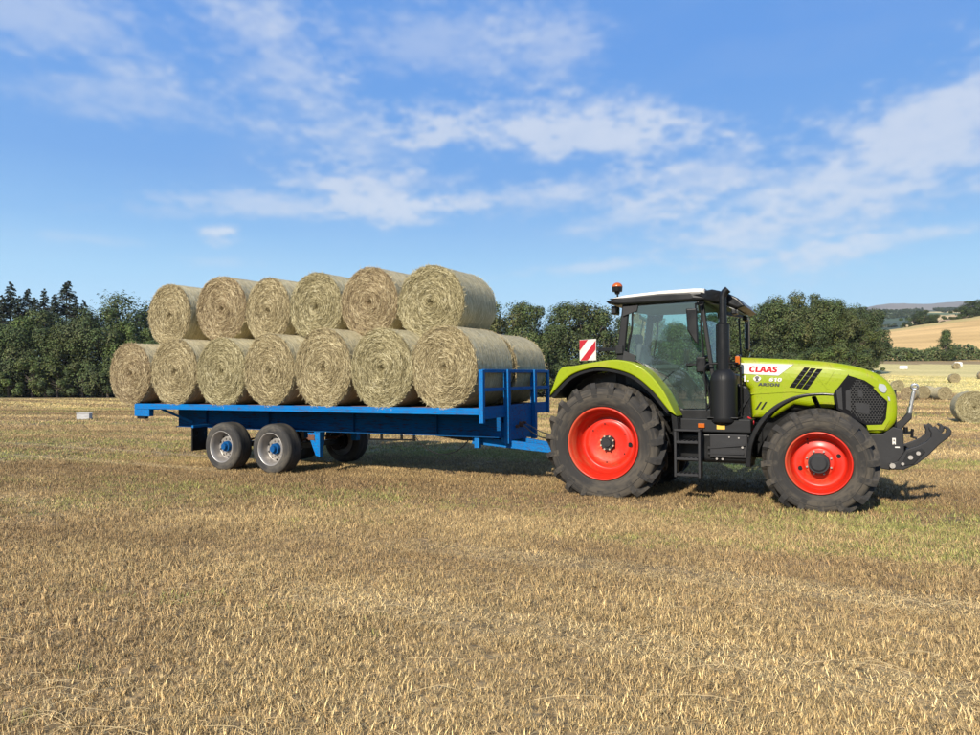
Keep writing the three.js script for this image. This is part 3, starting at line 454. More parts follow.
// ================================================================ HAY BALES
// One kind of bale: axis along z, radius 0.66, length 1.28; rolled straw lies in a spiral on both ends and round the sides
function baleShapes(seed, tones) {
  const r = rng(seed), R = 0.66, L = 0.64, N = 72;
  const wob = (a) => 1 + 0.022 * (noise2(Math.cos(a) * 1.6 + 9, Math.sin(a) * 1.6 + 9, seed) - 0.5) * 2;
  const tone = (q) => { const k = Math.min(tones.length - 1.001, Math.max(0, q * (tones.length - 1))), i = Math.floor(k); return mix3(tones[i], tones[i + 1], k - i); };
  const ring = (rr, a) => fbm(rr * 42 + a * 0.65, a * 2.2, 3, seed + 5);
  // the rolled body
  const prof = []; for (let i = 0; i <= 22; i++) prof.push([i / 22 * (R - 0.03), L - 0.012 + 0.012 * (1 - i / 22)]); for (let i = 0; i <= 4; i++) { const t = i / 4 * Math.PI / 2; prof.push([R - 0.03 + 0.03 * Math.sin(t), L - 0.03 + 0.03 * Math.cos(t)]); } for (let i = 1; i <= 15; i++) prof.push([R, (L - 0.03) * (1 - i / 7.5)]); for (let i = 1; i <= 4; i++) { const t = i / 4 * Math.PI / 2; prof.push([R - 0.03 + 0.03 * Math.cos(t), -L + 0.03 - 0.03 * Math.sin(t)]); } for (let i = 21; i >= 0; i--) prof.push([i / 22 * (R - 0.03), -L]);
  const pos = [], colr = [], uv = [], idx = [], n = prof.length;
  prof.forEach(([pr, pz], k) => { for (let i = 0; i <= N; i++) {
    const a = i / N * 6.28319, end = Math.abs(pz) > L - 0.02, w = wob(a), q = ring(pr, a);
    const rr = pr * w + (end ? 0 : 0.012 * (fbm(a * 6, pz * 9, 2, seed) - 0.5)), z = end ? pz + Math.sign(pz) * (0.03 * (q - 0.5) - 0.10 * Math.exp(-pr * pr / 0.0022)) : pz;
    pos.push(rr * Math.cos(a), rr * Math.sin(a), z); uv.push(end ? pr * Math.cos(a) : a * R, end ? pr * Math.sin(a) : pz);
    const c = end ? tone(0.08 + 0.3 * q) : mix3(tone(0.35 + 0.3 * fbm(pz * 14, a * 2.5, 3, seed + 8)), [0.52, 0.45, 0.27], 0.75); colr.push(...c.map((v) => v * (end ? 0.75 : 0.9)));
    if (k < n - 1 && i < N) { const s = k * (N + 1) + i; idx.push(s, s + N + 1, s + 1, s + 1, s + N + 1, s + N + 2); }
  } });
  const body = new THREE.BufferGeometry(); body.setAttribute('position', new THREE.Float32BufferAttribute(pos, 3)); body.setAttribute('color', new THREE.Float32BufferAttribute(colr, 3)); body.setAttribute('uv', new THREE.Float32BufferAttribute(uv, 2)); body.setIndex(idx); body.computeVertexNormals();
  // straws: thin bent strips, each with its own tone
  const sp = [], sc = [], si = [];
  const strip = (pts, w, side, c) => { const k = sp.length / 3; pts.forEach((p, i) => { const f = (i === 0 || i === pts.length - 1 ? 0.35 : 1) * w / 2; sp.push(p[0] - side[0] * f, p[1] - side[1] * f, p[2] - side[2] * f, p[0] + side[0] * f, p[1] + side[1] * f, p[2] + side[2] * f); sc.push(...c, ...c); if (i) { const q = k + i * 2; si.push(q - 2, q - 1, q, q - 1, q + 1, q); } }); };
  for (const s of [1, -1]) for (let i = 0; i < 8500; i++) {   // the ends
    const rr = (R - 0.004) * Math.sqrt(0.001 + r()), a = r() * 6.283, len = (0.02 + 0.085 * r()) / Math.max(0.12, rr), drift = r() < 0.3 ? (r() - 0.5) * 0.16 : (r() - 0.35) * 0.05, z0 = L + 0.03 * (ring(rr, a) - 0.5) - 0.10 * Math.exp(-rr * rr / 0.0022), w = 0.003 + 0.0055 * r(), lift = 0.016 * r(), pts = [];
    for (let k = 0; k <= 3; k++) { const t = k / 3, aa = a + len * t, q = Math.min(R * 1.02, rr + drift * t + 0.008 * Math.sin(t * 3 + i)) * wob(aa); pts.push([q * Math.cos(aa), q * Math.sin(aa), s * (z0 + 0.002 + lift * Math.sin(t * Math.PI) + 0.008 * (k === 3 ? r() : 0))]); }
    const am = a + len / 2, tw = (r() - 0.5) * 1.6, c = tone(r() < 0.13 ? 0.15 * r() : Math.min(0.98, Math.max(0, ring(rr, a) * 0.8 + (r() - 0.40) * 0.6)));
    strip(pts, w, [Math.cos(am) * Math.cos(tw), Math.sin(am) * Math.cos(tw), s * Math.sin(tw)], c);
  }
  for (let i = 0; i < 5200; i++) {   // round the sides, held in by the net
    const z = (r() * 2 - 1) * (L - 0.005), a = r() * 6.283, len = (0.06 + 0.2 * r()) / R, dz = (r() - 0.5) * 0.06, w = 0.005 + 0.009 * r(), lift = 0.001 + 0.014 * r() * r(), pts = [];
    for (let k = 0; k <= 3; k++) { const t = k / 3, aa = a + len * t, q = R * wob(aa) + 0.002 + lift * Math.sin(t * Math.PI); pts.push([q * Math.cos(aa), q * Math.sin(aa), z + dz * t]); }
    strip(pts, w, [0, 0, 1], mix3(tone(r()), [0.78, 0.69, 0.44], 0.5));
  }
  for (let i = 0; i < 420; i++) {   // stray ends along the rims
    const s = r() < 0.7 ? 1 : -1, a = r() * 6.283, q = R * wob(a), len = 0.02 + 0.06 * r() * r(), o = r() * 2 - 1, b = r();
    const p0 = [q * Math.cos(a), q * Math.sin(a), s * (L - 0.03 * r())], d = [Math.cos(a + o * 1.2) * (0.4 + b), Math.sin(a + o * 1.2) * (0.4 + b), s * r() * 0.7];
    strip([p0, [p0[0] + d[0] * len * 0.5, p0[1] + d[1] * len * 0.5, p0[2] + d[2] * len * 0.5], [p0[0] + d[0] * len, p0[1] + d[1] * len - 0.01, p0[2] + d[2] * len]], 0.007, [-Math.sin(a), Math.cos(a), 0], tone(0.3 + 0.6 * r()));
  }
  const straw = new THREE.BufferGeometry(); straw.setAttribute('position', new THREE.Float32BufferAttribute(sp, 3)); straw.setAttribute('color', new THREE.Float32BufferAttribute(sc, 3)); straw.setIndex(si); straw.computeVertexNormals();
  return { body, straw };
}
const hayTan = [[0.075, 0.055, 0.026], [0.19, 0.145, 0.068], [0.32, 0.255, 0.130], [0.46, 0.385, 0.215], [0.60, 0.525, 0.33]];
const hayGreen = [[0.07, 0.058, 0.026], [0.18, 0.145, 0.063], [0.30, 0.255, 0.128], [0.44, 0.38, 0.21], [0.57, 0.51, 0.33]];
const hayBrown = [[0.075, 0.05, 0.025], [0.19, 0.13, 0.062], [0.30, 0.232, 0.12], [0.43, 0.345, 0.195], [0.57, 0.49, 0.31]];
const BALES = [baleShapes(1001, hayTan), baleShapes(1013, hayGreen), baleShapes(1031, hayBrown), baleShapes(1049, hayTan)];
const hayMat = std({ vertexColors: true, roughness: 0.95, bumpMap: bumpTex, bumpScale: 0.02 }), strawMat = std({ vertexColors: true, roughness: 0.7, side: THREE.DoubleSide });
let baleTurn = 0;
function bale(kind, label, groupName) {
  const b = thing('hay_bale', label, 'hay bale', groupName), turn = (baleTurn += 2.399);
  const body = part('rolled_hay', BALES[kind].body, hayMat, b), straw = part('straw', BALES[kind].straw, strawMat, b); straw.userData.kind = 'stuff';
  body.rotation.z = straw.rotation.z = turn; return b;
}

// ================================================================ FLATBED TRAILER  (x forward, z towards the viewer; origin under the deck)
const YAW = -27.5 * Math.PI / 180;
function truckWheel(name, parent, x, y, side) {
  const g = group(name, parent); g.position.set(x, y, side * 1.05); if (side < 0) g.rotation.y = Math.PI;
  const R = 0.485, tp = [[0.30, 0.17], [0.315, 0.192], [0.36, 0.2], [0.41, 0.198], [0.445, 0.185], [0.466, 0.165], [0.478, 0.14]];
  for (const z of [0.1, 0.095, 0.055, 0.05, 0.005, 0, -0.045, -0.05, -0.09, -0.095]) tp.push([[0.1, 0.055, 0.005, -0.045, -0.09].includes(z) ? R : R - 0.012, z]);
  tp.push([0.478, -0.14], [0.445, -0.185], [0.36, -0.2], [0.30, -0.17]);
  part('tyre', warp(spin(tp, 72), (v) => { if (v.y < -y + 0.012) v.y = -y + 0.012; }), M.truckTyre, g);
  part('rim', [spin([[0.315, 0.185], [0.322, 0.192], [0.314, 0.198], [0.30, 0.19], [0.288, 0.16], [0.272, 0.12], [0.268, 0.04], [0.255, 0.0], [0.24, -0.005], [0.2, 0.012], [0.15, 0.018], [0.0, 0.018]], 64), spin([[0.315, -0.185], [0.27, -0.12], [0.25, -0.03], [0.0, -0.03]], 48)], M.rimSteel, g);
  const holes = [], nuts = []; for (let k = 0; k < 10; k++) { const a = k * 0.6283, c = Math.cos(a), s = Math.sin(a); nuts.push(rod([c * 0.155, s * 0.155, 0.015], [c * 0.155, s * 0.155, 0.045], 0.016, 0.016, 6)); holes.push(new THREE.CylinderGeometry(0.024, 0.024, 0.006, 12).rotateX(Math.PI / 2).translate(Math.cos(a + 0.31) * 0.215, Math.sin(a + 0.31) * 0.215, 0.009)); }
  part('hand_hole', holes, M.black, g).userData.kind = 'stuff'; part('wheel_nut', nuts, M.rimSteel, g).userData.kind = 'stuff';
  part('hub', [rod([0, 0, 0.0], [0, 0, 0.085], 0.11, 0.10, 20), rod([0, 0, 0.08], [0, 0, 0.145], 0.068, 0.06, 16)], M.blueShaded, g);
  return g;
}
const trailer = thing('flatbed_trailer', 'blue flatbed farm trailer with twin axles loaded with round bales', 'trailer');
trailer.position.set(-0.1328, 0, -13.1061); trailer.rotation.set(0.02, YAW, 0, 'YXZ');
{
  const t = trailer, x0 = -7.76, x1 = 0.70, HW = 1.33;
  for (let k = 0; k < 13; k++) { const z = -1.27 + k * 0.1954; part('plank', box(x0 + 0.03, x1 - 0.12, 1.292, 1.333 + 0.003 * (k % 3), z, z + 0.188), M.wood, t); }
  for (const s of [1, -1]) part('side_rail', [rbox(x0, x1 - 0.03, 1.232, 1.345, s > 0 ? HW - 0.055 : -HW, s > 0 ? HW : -HW + 0.055, 0.008), box(x0 + 0.02, x1 - 0.05, 1.232, 1.244, s > 0 ? HW - 0.12 : -HW + 0.055, s > 0 ? HW - 0.055 : -HW + 0.12)], M.blue, t);
  const rear = part('rear_beam', rbox(x0 - 0.01, x0 + 0.07, 1.19, 1.345, -HW + 0.06, HW - 0.06, 0.008), M.blue, t);
  part('lamp_box', [rbox(x0 - 0.005, x0 + 0.47, 1.075, 1.229, HW - 0.12, HW - 0.004, 0.01)], M.blue, t); part('lamp_box', [rbox(x0 - 0.005, x0 + 0.47, 1.075, 1.229, -HW + 0.004, -HW + 0.12, 0.01)], M.blue, t);
  part('light_bracket', [box(x0 + 0.05, x0 + 0.32, 1.02, 1.073, HW - 0.10, HW - 0.03)], M.black, t);
  part('stay', [bar([x0 + 0.55, 1.23, 1.1], [x0 + 0.95, 0.92, 0.62], 0.05, 0.05)], M.blue, t);
  for (const s of [1, -1]) part('chassis_beam', [box(x0 + 0.45, x1 - 0.02, 0.83, 1.205, s * 0.56 - 0.012, s * 0.56 + 0.012), box(x0 + 0.45, x1 - 0.02, 0.812, 0.83, s * 0.56 - 0.07, s * 0.56 + 0.07), box(x0 + 0.45, x1 - 0.02, 1.205, 1.222, s * 0.56 - 0.07, s * 0.56 + 0.07)], M.blueShaded, t);
  for (let x = x0 + 0.5; x < x1; x += 0.82) part('cross_member', [box(x, x + 0.05, 1.224, 1.290, -HW + 0.06, HW - 0.06)], M.blue, t);
  for (const x of [-6.4, -4.6, -2.45, -0.6]) part('web_stiffener', box(x, x + 0.02, 0.832, 1.203, 0.574, 0.628), M.blueShaded, t);
  // headboard at the front
  const zs = [1.29, 0.40, -0.72, -1.40], fx = x1;
  part('headboard_post', rbox(fx - 0.05, fx + 0.03, 1.10, 1.965, zs[0] - 0.04, zs[0] + 0.04, 0.006), M.blue, t);
  for (const z of [zs[1], zs[2]]) part('headboard_post', [rbox(fx - 0.04, fx + 0.055, 0.70, 1.975, z - 0.05, z + 0.05, 0.006), box(fx - 0.10, fx - 0.042, 0.72, 1.05, z - 0.045, z + 0.045)], M.blue, t);
  part('headboard_post', rbox(fx - 0.03, fx + 0.03, 1.15, 1.965, zs[3] - 0.03, zs[3] + 0.03, 0.006), M.blue, t);
  for (const y of [1.945, 1.64]) part('headboard_rail', [[1.25, 0.45], [0.35, -0.67], [-0.77, -1.37]].map(([a, b]) => rbox(fx - 0.03, fx + 0.025, y - 0.028, y + 0.028, b, a, 0.006)), M.blue, t);
  part('front_beam', box(fx - 0.035, fx - 0.005, 1.16, 1.36, 0.451, 1.249), M.blue, t); part('front_beam', box(fx - 0.035, fx - 0.005, 1.16, 1.36, -1.369, -0.771), M.blue, t);
  part('front_plate', [box(fx - 0.03, fx - 0.012, 0.74, 1.36, -0.669, 0.349)], M.blue, t);
  for (const [y, z, r, l] of [[1.0, -0.14, 0.05, 0.05], [0.97, 0.02, 0.03, 0.04], [1.02, -0.26, 0.025, 0.06]]) part('coupling_socket', rod([fx - 0.012, y, z], [fx + l, y, z], r, r * 0.9), M.rust, t);
  part('drawbar', [bar([0.05, 0.745, 0.44], [1.82, 0.57, 0.06], 0.10, 0.13, 0.008), bar([0.05, 0.745, -0.44], [1.82, 0.57, -0.06], 0.10, 0.13, 0.008), rbox(1.68, 1.9, 0.50, 0.635, -0.11, 0.11, 0.01)], M.blue, t);
  part('tow_eye', [new THREE.TorusGeometry(0.055, 0.025, 10, 24).rotateX(Math.PI / 2).translate(1.97, 0.555, 0)], M.steel, t);
  part('jack_leg', [rbox(0.16, 0.26, 0.62, 0.80, 0.52, 0.60, 0.008)], M.blue, t);
  part('chassis_keel', [slab([[-1.7, 0.81], [0.6, 0.81], [0.6, 0.69], [-0.35, 0.69], [-1.25, 0.79]], -0.08, 0.08)], M.black, t);
  // running gear
  for (const x of [-5.25, -3.94]) {
    for (const s of [1, -1]) truckWheel('trailer_wheel', t, x, 0.50, s);
    part('axle', [bar([x, 0.5, -0.9], [x, 0.5, 0.9], 0.11, 0.11), rod([x, 0.5, 0.72], [x, 0.5, 0.86], 0.2, 0.2, 24), rod([x, 0.5, -0.86], [x, 0.5, -0.72], 0.2, 0.2, 24)], M.black, t);
    for (const s of [1, -1]) part('leaf_spring', [0, 1, 2, 3].map((k) => tube([[x - 0.55 + k * 0.09, 0.72 - k * 0.018, s * 0.56], [x, 0.60 - k * 0.018, s * 0.56], [x + 0.55 - k * 0.09, 0.72 - k * 0.018, s * 0.56]], 0.011, 12, 5)), M.rust, t);
  }
  for (const s of [1, -1]) for (const [a, b] of [[-5.95, -5.80], [-4.68, -4.50], [-3.40, -3.22]]) part('spring_hanger', [slab([[a, 0.81], [b, 0.81], [b - 0.03, 0.55], [a + 0.03, 0.55]], s > 0 ? 0.50 : -0.62, s > 0 ? 0.62 : -0.50)], M.blue, t);
  part('support_bracket', [slab([[-3.42, 0.80], [-3.12, 0.80], [-3.14, 0.36], [-3.22, 0.36]], 0.72, 0.78), box(-3.14, -3.10, 0.34, 0.82, 0.70, 0.80)], M.blue, t);
  part('rust_patch_plate', [box(-3.40, -3.24, 0.66, 0.76, 0.781, 0.79)], M.rust, t);
  for (const s of [1, -1]) part('mudflap', [rbox(-6.16, -6.12, 0.38, 0.86, s > 0 ? 0.82 : -1.2, s > 0 ? 1.2 : -0.82, 0.008)], M.black, t);
  part('mudflap_bar', [bar([-6.12, 0.88, -1.2], [-6.12, 0.88, 1.2], 0.05, 0.05)], M.blue, t);
  part('rope_rack', [bar([-2.1, 0.70, 0.6], [-1.05, 0.72, 0.6], 0.03, 0.03), ...[-2.08, -1.8, -1.35, -1.08].map((x) => bar([x, 0.815, 0.6], [x, 0.70, 0.6], 0.035, 0.035))], M.black, t);
  part('air_hose', [tube([[-1.12, 0.84, 0.58], [-0.98, 0.70, 0.60], [-0.75, 0.56, 0.62], [-0.52, 0.49, 0.62], [-0.28, 0.52, 0.62], [-0.08, 0.62, 0.61], [0.05, 0.76, 0.59]], 0.011, 40, 6)], M.black, t);
  part('electric_cable', [tube([[fx + 0.05, 1.0, -0.3], [1.0, 0.86, -0.35], [1.35, 0.80, -0.32], [1.75, 0.85, -0.22], [2.1, 0.95, -0.1]], 0.010, 40, 6), tube([[fx + 0.05, 0.98, -0.14], [1.05, 0.78, -0.2], [1.5, 0.76, -0.14], [1.95, 0.86, 0.02]], 0.012, 40, 6)], M.black, t);
  part('tail_lamp', [rbox(x0 - 0.03, x0 - 0.012, 1.09, 1.2, 1.0, 1.2, 0.005)], M.signRed, t);
}
// ---------------------------------------------------------------- the load
{
  trailer.updateMatrixWorld(true);
  const set = (b, x, y, z, sx, sy, sz = 1, turn = 0) => { b.position.set(x, y, z).applyMatrix4(trailer.matrixWorld); b.rotation.set(0.02, YAW + turn, 0, 'YXZ'); b.scale.set(sx, sy, sz); };
  const xs = [-7.90, -6.52, -5.16, -3.88, -2.565, -1.275, 0], top = [2.65, 2.70, 2.67, 2.70, 2.75, 2.70, 2.70], sx = [1.03, 1.04, 1.0, 0.98, 0.99, 0.97, 0.975], ord = ['first', 'second', 'third', 'fourth', 'fifth', 'sixth', 'seventh'];
  const GB = 'round bales loaded on the trailer';
  xs.forEach((x, i) => { const h = (top[i] - 1.325) / 2; set(bale([2, 0, 1, 3, 0, 1, 3][i], i === 0 ? 'round hay bale overhanging the rear end of the trailer deck' : i === 6 ? 'large round hay bale at the front end of the lower row, beside the headboard' : `round hay bale, ${ord[i]} from the rear in the lower row on the trailer`, GB), x, 1.325 + h, 0.68, sx[i], h / 0.66, 1, (i % 3 - 1) * 0.015); });
  xs.forEach((x, i) => set(bale([1, 2, 3, 0][i % 4], i === 6 ? 'round hay bale on the far side of the deck front, behind the headboard rails' : 'round hay bale on the far side of the trailer, hidden behind the near lower row', i === 6 ? GB : 'bales hidden in the far lower row'), x + 0.03, 1.325 + 0.665, -0.70, 0.975, 1.0, 1));
  const ux = [-7.50, -5.92, -4.56, -3.33, -2.02, -0.70], ut = [3.97, 4.03, 3.89, 3.91, 3.92, 3.84], us = [1.05, 1.08, 0.93, 0.96, 1.0, 1.02];
  ux.forEach((x, i) => set(bale([0, 2, 0, 1, 2, 1][i], i === 0 ? 'round hay bale at the rear end of the upper row' : i === 5 ? 'round hay bale at the front end of the upper row with its green-grey side showing' : `round hay bale, ${ord[i]} from the rear in the upper row`, GB), x, ut[i] - 0.665 * (i < 2 ? 1.04 : 1), 0.0, us[i], i < 2 ? 1.05 : 1.0, 1, (i % 2 - 0.5) * 0.05));
}
// ---------------------------------------------------------------- bales left on the field at right, and small things far off
{
  const GF = 'round bales left on the field';
  const put = (kind, u, d, s, turn, label) => { const b = bale(kind, label, GF), p = place(u, d); b.position.set(p.x, p.y + 0.66 * s - 0.03, p.z); b.rotation.y = turn; b.scale.setScalar(s); return b; };
  put(1, 0.668, 30.5, 1.02, -0.42, 'nearest bale lying on the field, cut by the right picture edge');
  put(0, 0.627, 68, 0.97, -0.15, 'right bale of the touching pair out on the field');
  put(3, 0.606, 70.5, 0.97, -0.95, 'left bale of the touching pair out on the field');
  put(2, 0.583, 66, 0.97, -0.75, 'field bale partly hidden by the chrome top link');
  put(1, 0.5655, 84, 1.0, -0.4, 'field bale just right of the bonnet nose');
  put(0, 0.6445, 103, 1.0, -0.35, 'lone bale in the middle of the pale field strip');
  put(2, 0.684, 112, 1.0, -0.4, 'bale at the right picture edge below the hedge');
  put(3, 0.6475, 152, 1.0, -0.3, 'small far bale just below the white wrapped one');
  const wrap = std({ color: col(0.78, 0.79, 0.78), roughness: 0.4, map: grime });
  for (const [u, d, w, h, label] of [[0.6510, 163, 1.25, 1.05, 'white wrapped bale by the hedge, farther right'], [0.5745, 150, 1.3, 0.8, 'white wrapped bale at the left of the upper field edge']]) {
    const b = thing('wrapped_bale', label, 'wrapped bale', 'white wrapped bales'), p = place(u, d); b.position.copy(p); b.rotation.y = 0.3;
    part('wrapping', warp(rbox(-w / 2, w / 2, -0.03, h, -0.6, 0.6, 0.22, 5), (v) => { v.y += 0.03 * Math.sin(v.x * 7 + v.z * 5); v.x += 0.02 * Math.sin(v.y * 11); }), wrap, b);
    part('film_edge', [0.18, -0.2].map((z) => rbox(-w / 2 - 0.008, w / 2 + 0.008, 0.06, h + 0.012, z, z + 0.05, 0.02)), wrap, b);
  }
  const tr = thing('feed_trough', 'small pale grey trough standing in the stubble at far left', 'trough'), p = place(-0.5625, 38.5); tr.position.copy(p); tr.rotation.y = 0.12;
  part('tank', [box(-0.32, 0.32, 0.03, 0.36, 0.17, 0.2), box(-0.32, 0.32, 0.03, 0.36, -0.2, -0.17), box(-0.32, -0.29, 0.03, 0.36, -0.169, 0.169), box(0.29, 0.32, 0.03, 0.36, -0.169, 0.169), box(-0.289, 0.289, 0.03, 0.06, -0.169, 0.169)], M.grey, tr);
  part('rim', [rbox(-0.345, 0.345, 0.345, 0.38, 0.165, 0.225, 0.01), rbox(-0.345, 0.345, 0.345, 0.38, -0.225, -0.165, 0.01)], M.grey, tr);
  for (const x of [-0.3, 0.22]) part('foot', box(x, x + 0.08, -0.03, 0.03, -0.19, 0.19), M.grey, tr);
}

// ================================================================ TRACTOR  (x forward, z towards the viewer; origin on the ground under the rear axle)
function agriTyre(R, width, rimR, lugs, lugH, centreY) {
  const w = width / 2, C = R - lugH, prof = [[rimR - 0.015, w * 0.66], [rimR + 0.02, w * 0.80], [rimR + (C - rimR) * 0.25, w * 0.95], [rimR + (C - rimR) * 0.5, w], [rimR + (C - rimR) * 0.72, w * 0.985], [C - 0.035, w * 0.93], [C - 0.012, w * 0.84], [C, w * 0.6], [C + 0.004, w * 0.3], [C + 0.005, 0]];
  const full = [...prof, ...prof.slice(0, -1).reverse().map(([a, b]) => [a, -b])], parts = [spin(full, 96)];
  parts.push(new THREE.TorusGeometry(rimR + 0.035, 0.012, 6, 80).translate(0, 0, w * 0.80), new THREE.TorusGeometry(rimR + (C - rimR) * 0.62, 0.006, 6, 80).translate(0, 0, w * 0.995));
  // bars of the tread, swept back from the centre to the shoulder
  const surf = (t) => { const z = t * w; const q = Math.abs(t); return [q < 0.84 ? C : C - (q - 0.84) * 0.34, z]; };
  for (const s of [1, -1]) for (let k = 0; k < lugs; k++) {
    const a0 = (k + (s > 0 ? 0 : 0.5)) / lugs * Math.PI * 2, pos = [], idx = [], n = 6, th = 0.037;
    for (let i = 0; i <= n; i++) {
      const q = -0.06 + 1.07 * i / n, [rr] = surf(Math.max(0, q)), z = s * Math.min(q, 1.0) * w, sweep = 0.33 * (q > 0.75 ? 0.75 + (q - 0.75) * 0.35 : q) * 0.92 / R, hgt = q > 0.98 ? lugH * 0.75 : lugH, da = th * (1 + 0.35 * q) / R;
      const down = q > 0.9 ? 0.10 : 0.02;
      for (const [h, f] of [[-down, 1.25], [hgt, 0.85], [hgt, -0.85], [-down, -1.25]]) { const a = a0 - sweep + da * f; pos.push((rr + h) * Math.cos(a), (rr + h) * Math.sin(a), z); }
    }
    for (let i = 0; i < n; i++) for (let c = 0; c < 4; c++) { const a = i * 4 + c, b = i * 4 + (c + 1) % 4; idx.push(a, b, a + 4, b, b + 4, a + 4); }
    const e = n * 4; idx.push(0, 2, 1, 0, 3, 2, e, e + 1, e + 2, e, e + 2, e + 3);
    const g = new THREE.BufferGeometry(); g.setAttribute('position', new THREE.Float32BufferAttribute(pos, 3)); g.setIndex(idx); const h = g.toNonIndexed(); h.computeVertexNormals(); h.setAttribute('uv', new THREE.Float32BufferAttribute(new Float32Array(h.attributes.position.count * 2).map((_, i) => h.attributes.position.array[Math.floor(i / 2) * 3 + (i % 2)]), 2)); parts.push(h);
  }
  const p = parts.map((g) => g.index ? g.toNonIndexed() : g), m = merge(p);
  const P = m.attributes.position; for (let i = 0; i < P.count; i++) { const y = P.getY(i); if (y < -centreY + 0.02) { P.setY(i, -centreY + 0.02 + (y + centreY - 0.02) * 0.12); P.setZ(i, P.getZ(i) * (1 + 0.25 * Math.min(0.15, -centreY + 0.02 - y))); } }
  return m;
}
const tractor = thing('tractor', 'lime green tractor with red wheel rims coupled to the blue trailer', 'tractor');
tractor.position.set(2.228, 0, -11.920); tractor.rotation.y = YAW;
{
  const t = tractor;
  const tess = (g, L = 0.09) => { let q = g.index ? g.toNonIndexed() : g; q = new TessellateModifier(L, 7).modify(q); return q; };
  // ---- wheels
  const rearTyre = agriTyre(0.93, 0.62, 0.55, 19, 0.072, 0.80), frontTyre = agriTyre(0.722, 0.50, 0.408, 16, 0.062, 0.645);
  const rearRim = merge([spin([[0.55, 0.235], [0.556, 0.25], [0.545, 0.262], [0.53, 0.258], [0.515, 0.235], [0.50, 0.19], [0.475, 0.17], [0.468, 0.10], [0.455, 0.085], [0.44, -0.01], [0.405, -0.04], [0.38, -0.055], [0.35, -0.03], [0.31, -0.018], [0.28, -0.03], [0.2, -0.045], [0.13, -0.045], [0.0, -0.045]], 96), spin([[0.55, -0.235], [0.52, -0.22], [0.47, -0.1], [0.44, -0.02]], 64)]);
  const frontRim = merge([spin([[0.408, 0.195], [0.415, 0.21], [0.406, 0.222], [0.393, 0.218], [0.382, 0.19], [0.365, 0.155], [0.352, 0.14], [0.345, 0.06], [0.33, 0.03], [0.305, 0.012], [0.27, 0.022], [0.22, 0.03], [0.19, 0.05], [0.175, 0.075], [0.0, 0.08]], 96), spin([[0.408, -0.195], [0.38, -0.18], [0.345, -0.05], [0.335, 0.02]], 64)]);
  const boltRing = (n, rad, z, r, L) => { const q = []; for (let k = 0; k < n; k++) { const a = (k + 0.5) / n * 6.2832; q.push(rod([Math.cos(a) * rad, Math.sin(a) * rad, z], [Math.cos(a) * rad, Math.sin(a) * rad, z + L], r, r, 6)); } return merge(q); };
  const spots = (list, z, r) => merge(list.map(([x, y]) => new THREE.CylinderGeometry(r, r, 0.006, 18).rotateX(Math.PI / 2).translate(x, y, z)));
  for (const s of [1, -1]) {
    const g = group('rear_wheel', t); g.position.set(0, 0.80, s * 0.90); if (s < 0) g.rotation.y = Math.PI;
    part('tyre', rearTyre, M.tyre, g); part('rim', rearRim, M.red, g); part('hub', [rod([0, 0, -0.05], [0, 0, 0.02], 0.115, 0.11, 24), rod([0, 0, 0.0], [0, 0, 0.045], 0.07, 0.06, 20)], M.anthracite, g);
    part('wheel_bolt', boltRing(8, 0.105, 0.005, 0.014, 0.035), M.brass, g).userData.kind = 'stuff';
    const small = []; for (let k = 0; k < 9; k++) { const a = k * 0.698 + 0.2; small.push([Math.cos(a) * 0.42, Math.sin(a) * 0.42]); }
    part('rim_hole', merge([spots([[0.345, -0.02]], -0.024, 0.035), spots([[0.27, 0.14], [0.26, -0.16], [-0.24, 0.18], [-0.05, 0.29], [-0.02, -0.3]], -0.016, 0.011)]), M.black, g).userData.kind = 'stuff';
    const f = group('front_wheel', t); f.position.set(2.97, 0.645, s * 0.93); if (s < 0) f.rotation.y = Math.PI;
    part('tyre', frontTyre, M.tyre, f); part('rim', frontRim, M.red, f);
    part('hub', [rod([0, 0, 0.09], [0, 0, 0.20], 0.135, 0.13, 28), rod([0, 0, 0.195], [0, 0, 0.215], 0.12, 0.09, 28)], M.anthracite, f); part('wheel_bolt', boltRing(8, 0.160, 0.075, 0.013, 0.03), M.rimSteel, f).userData.kind = 'stuff';
    for (const h of [[0.235, 0.09], [-0.235, -0.09]]) part('rim_hole', spots([h], 0.0255, 0.030), M.black, f); part('valve', rod([-0.14, 0.315, 0.07], [-0.14, 0.30, 0.12], 0.012), M.black, f);
  }
  // ---- chassis
  part('rear_axle', [rod([0, 0.8, -0.8], [0, 0.8, 0.8], 0.14, 0.14, 20), rod([0, 0.8, 0.5], [0, 0.8, 0.72], 0.24, 0.2, 24), rod([0, 0.8, -0.72], [0, 0.8, -0.5], 0.2, 0.24, 24)], M.black, t);
  part('transmission', [rbox(-0.45, 1.1, 0.55, 1.2, -0.32, 0.32, 0.05), rbox(1.0, 2.2, 0.60, 1.2, -0.27, 0.27, 0.05)], M.black, t);
  part('engine', [rbox(2.05, 3.3, 0.75, 1.35, -0.26, 0.26, 0.05), rbox(2.2, 3.2, 0.58, 0.80, -0.2, 0.2, 0.04), rbox(2.1, 3.05, 1.3, 1.75, -0.3, 0.3, 0.05)], M.black, t);
  part('front_support', [rbox(3.2, 3.85, 0.68, 1.05, -0.3, 0.3, 0.04)], M.black, t);
  part('front_axle', [rod([2.97, 0.645, -0.8], [2.97, 0.645, 0.8], 0.10, 0.10, 16), rbox(2.85, 3.09, 0.55, 0.8, -0.2, 0.2, 0.04), rod([2.97, 0.645, 0.66], [2.97, 0.645, 1.03], 0.15, 0.13, 24), rod([2.97, 0.645, -1.03], [2.97, 0.645, -0.66], 0.13, 0.15, 24)], M.black, t);
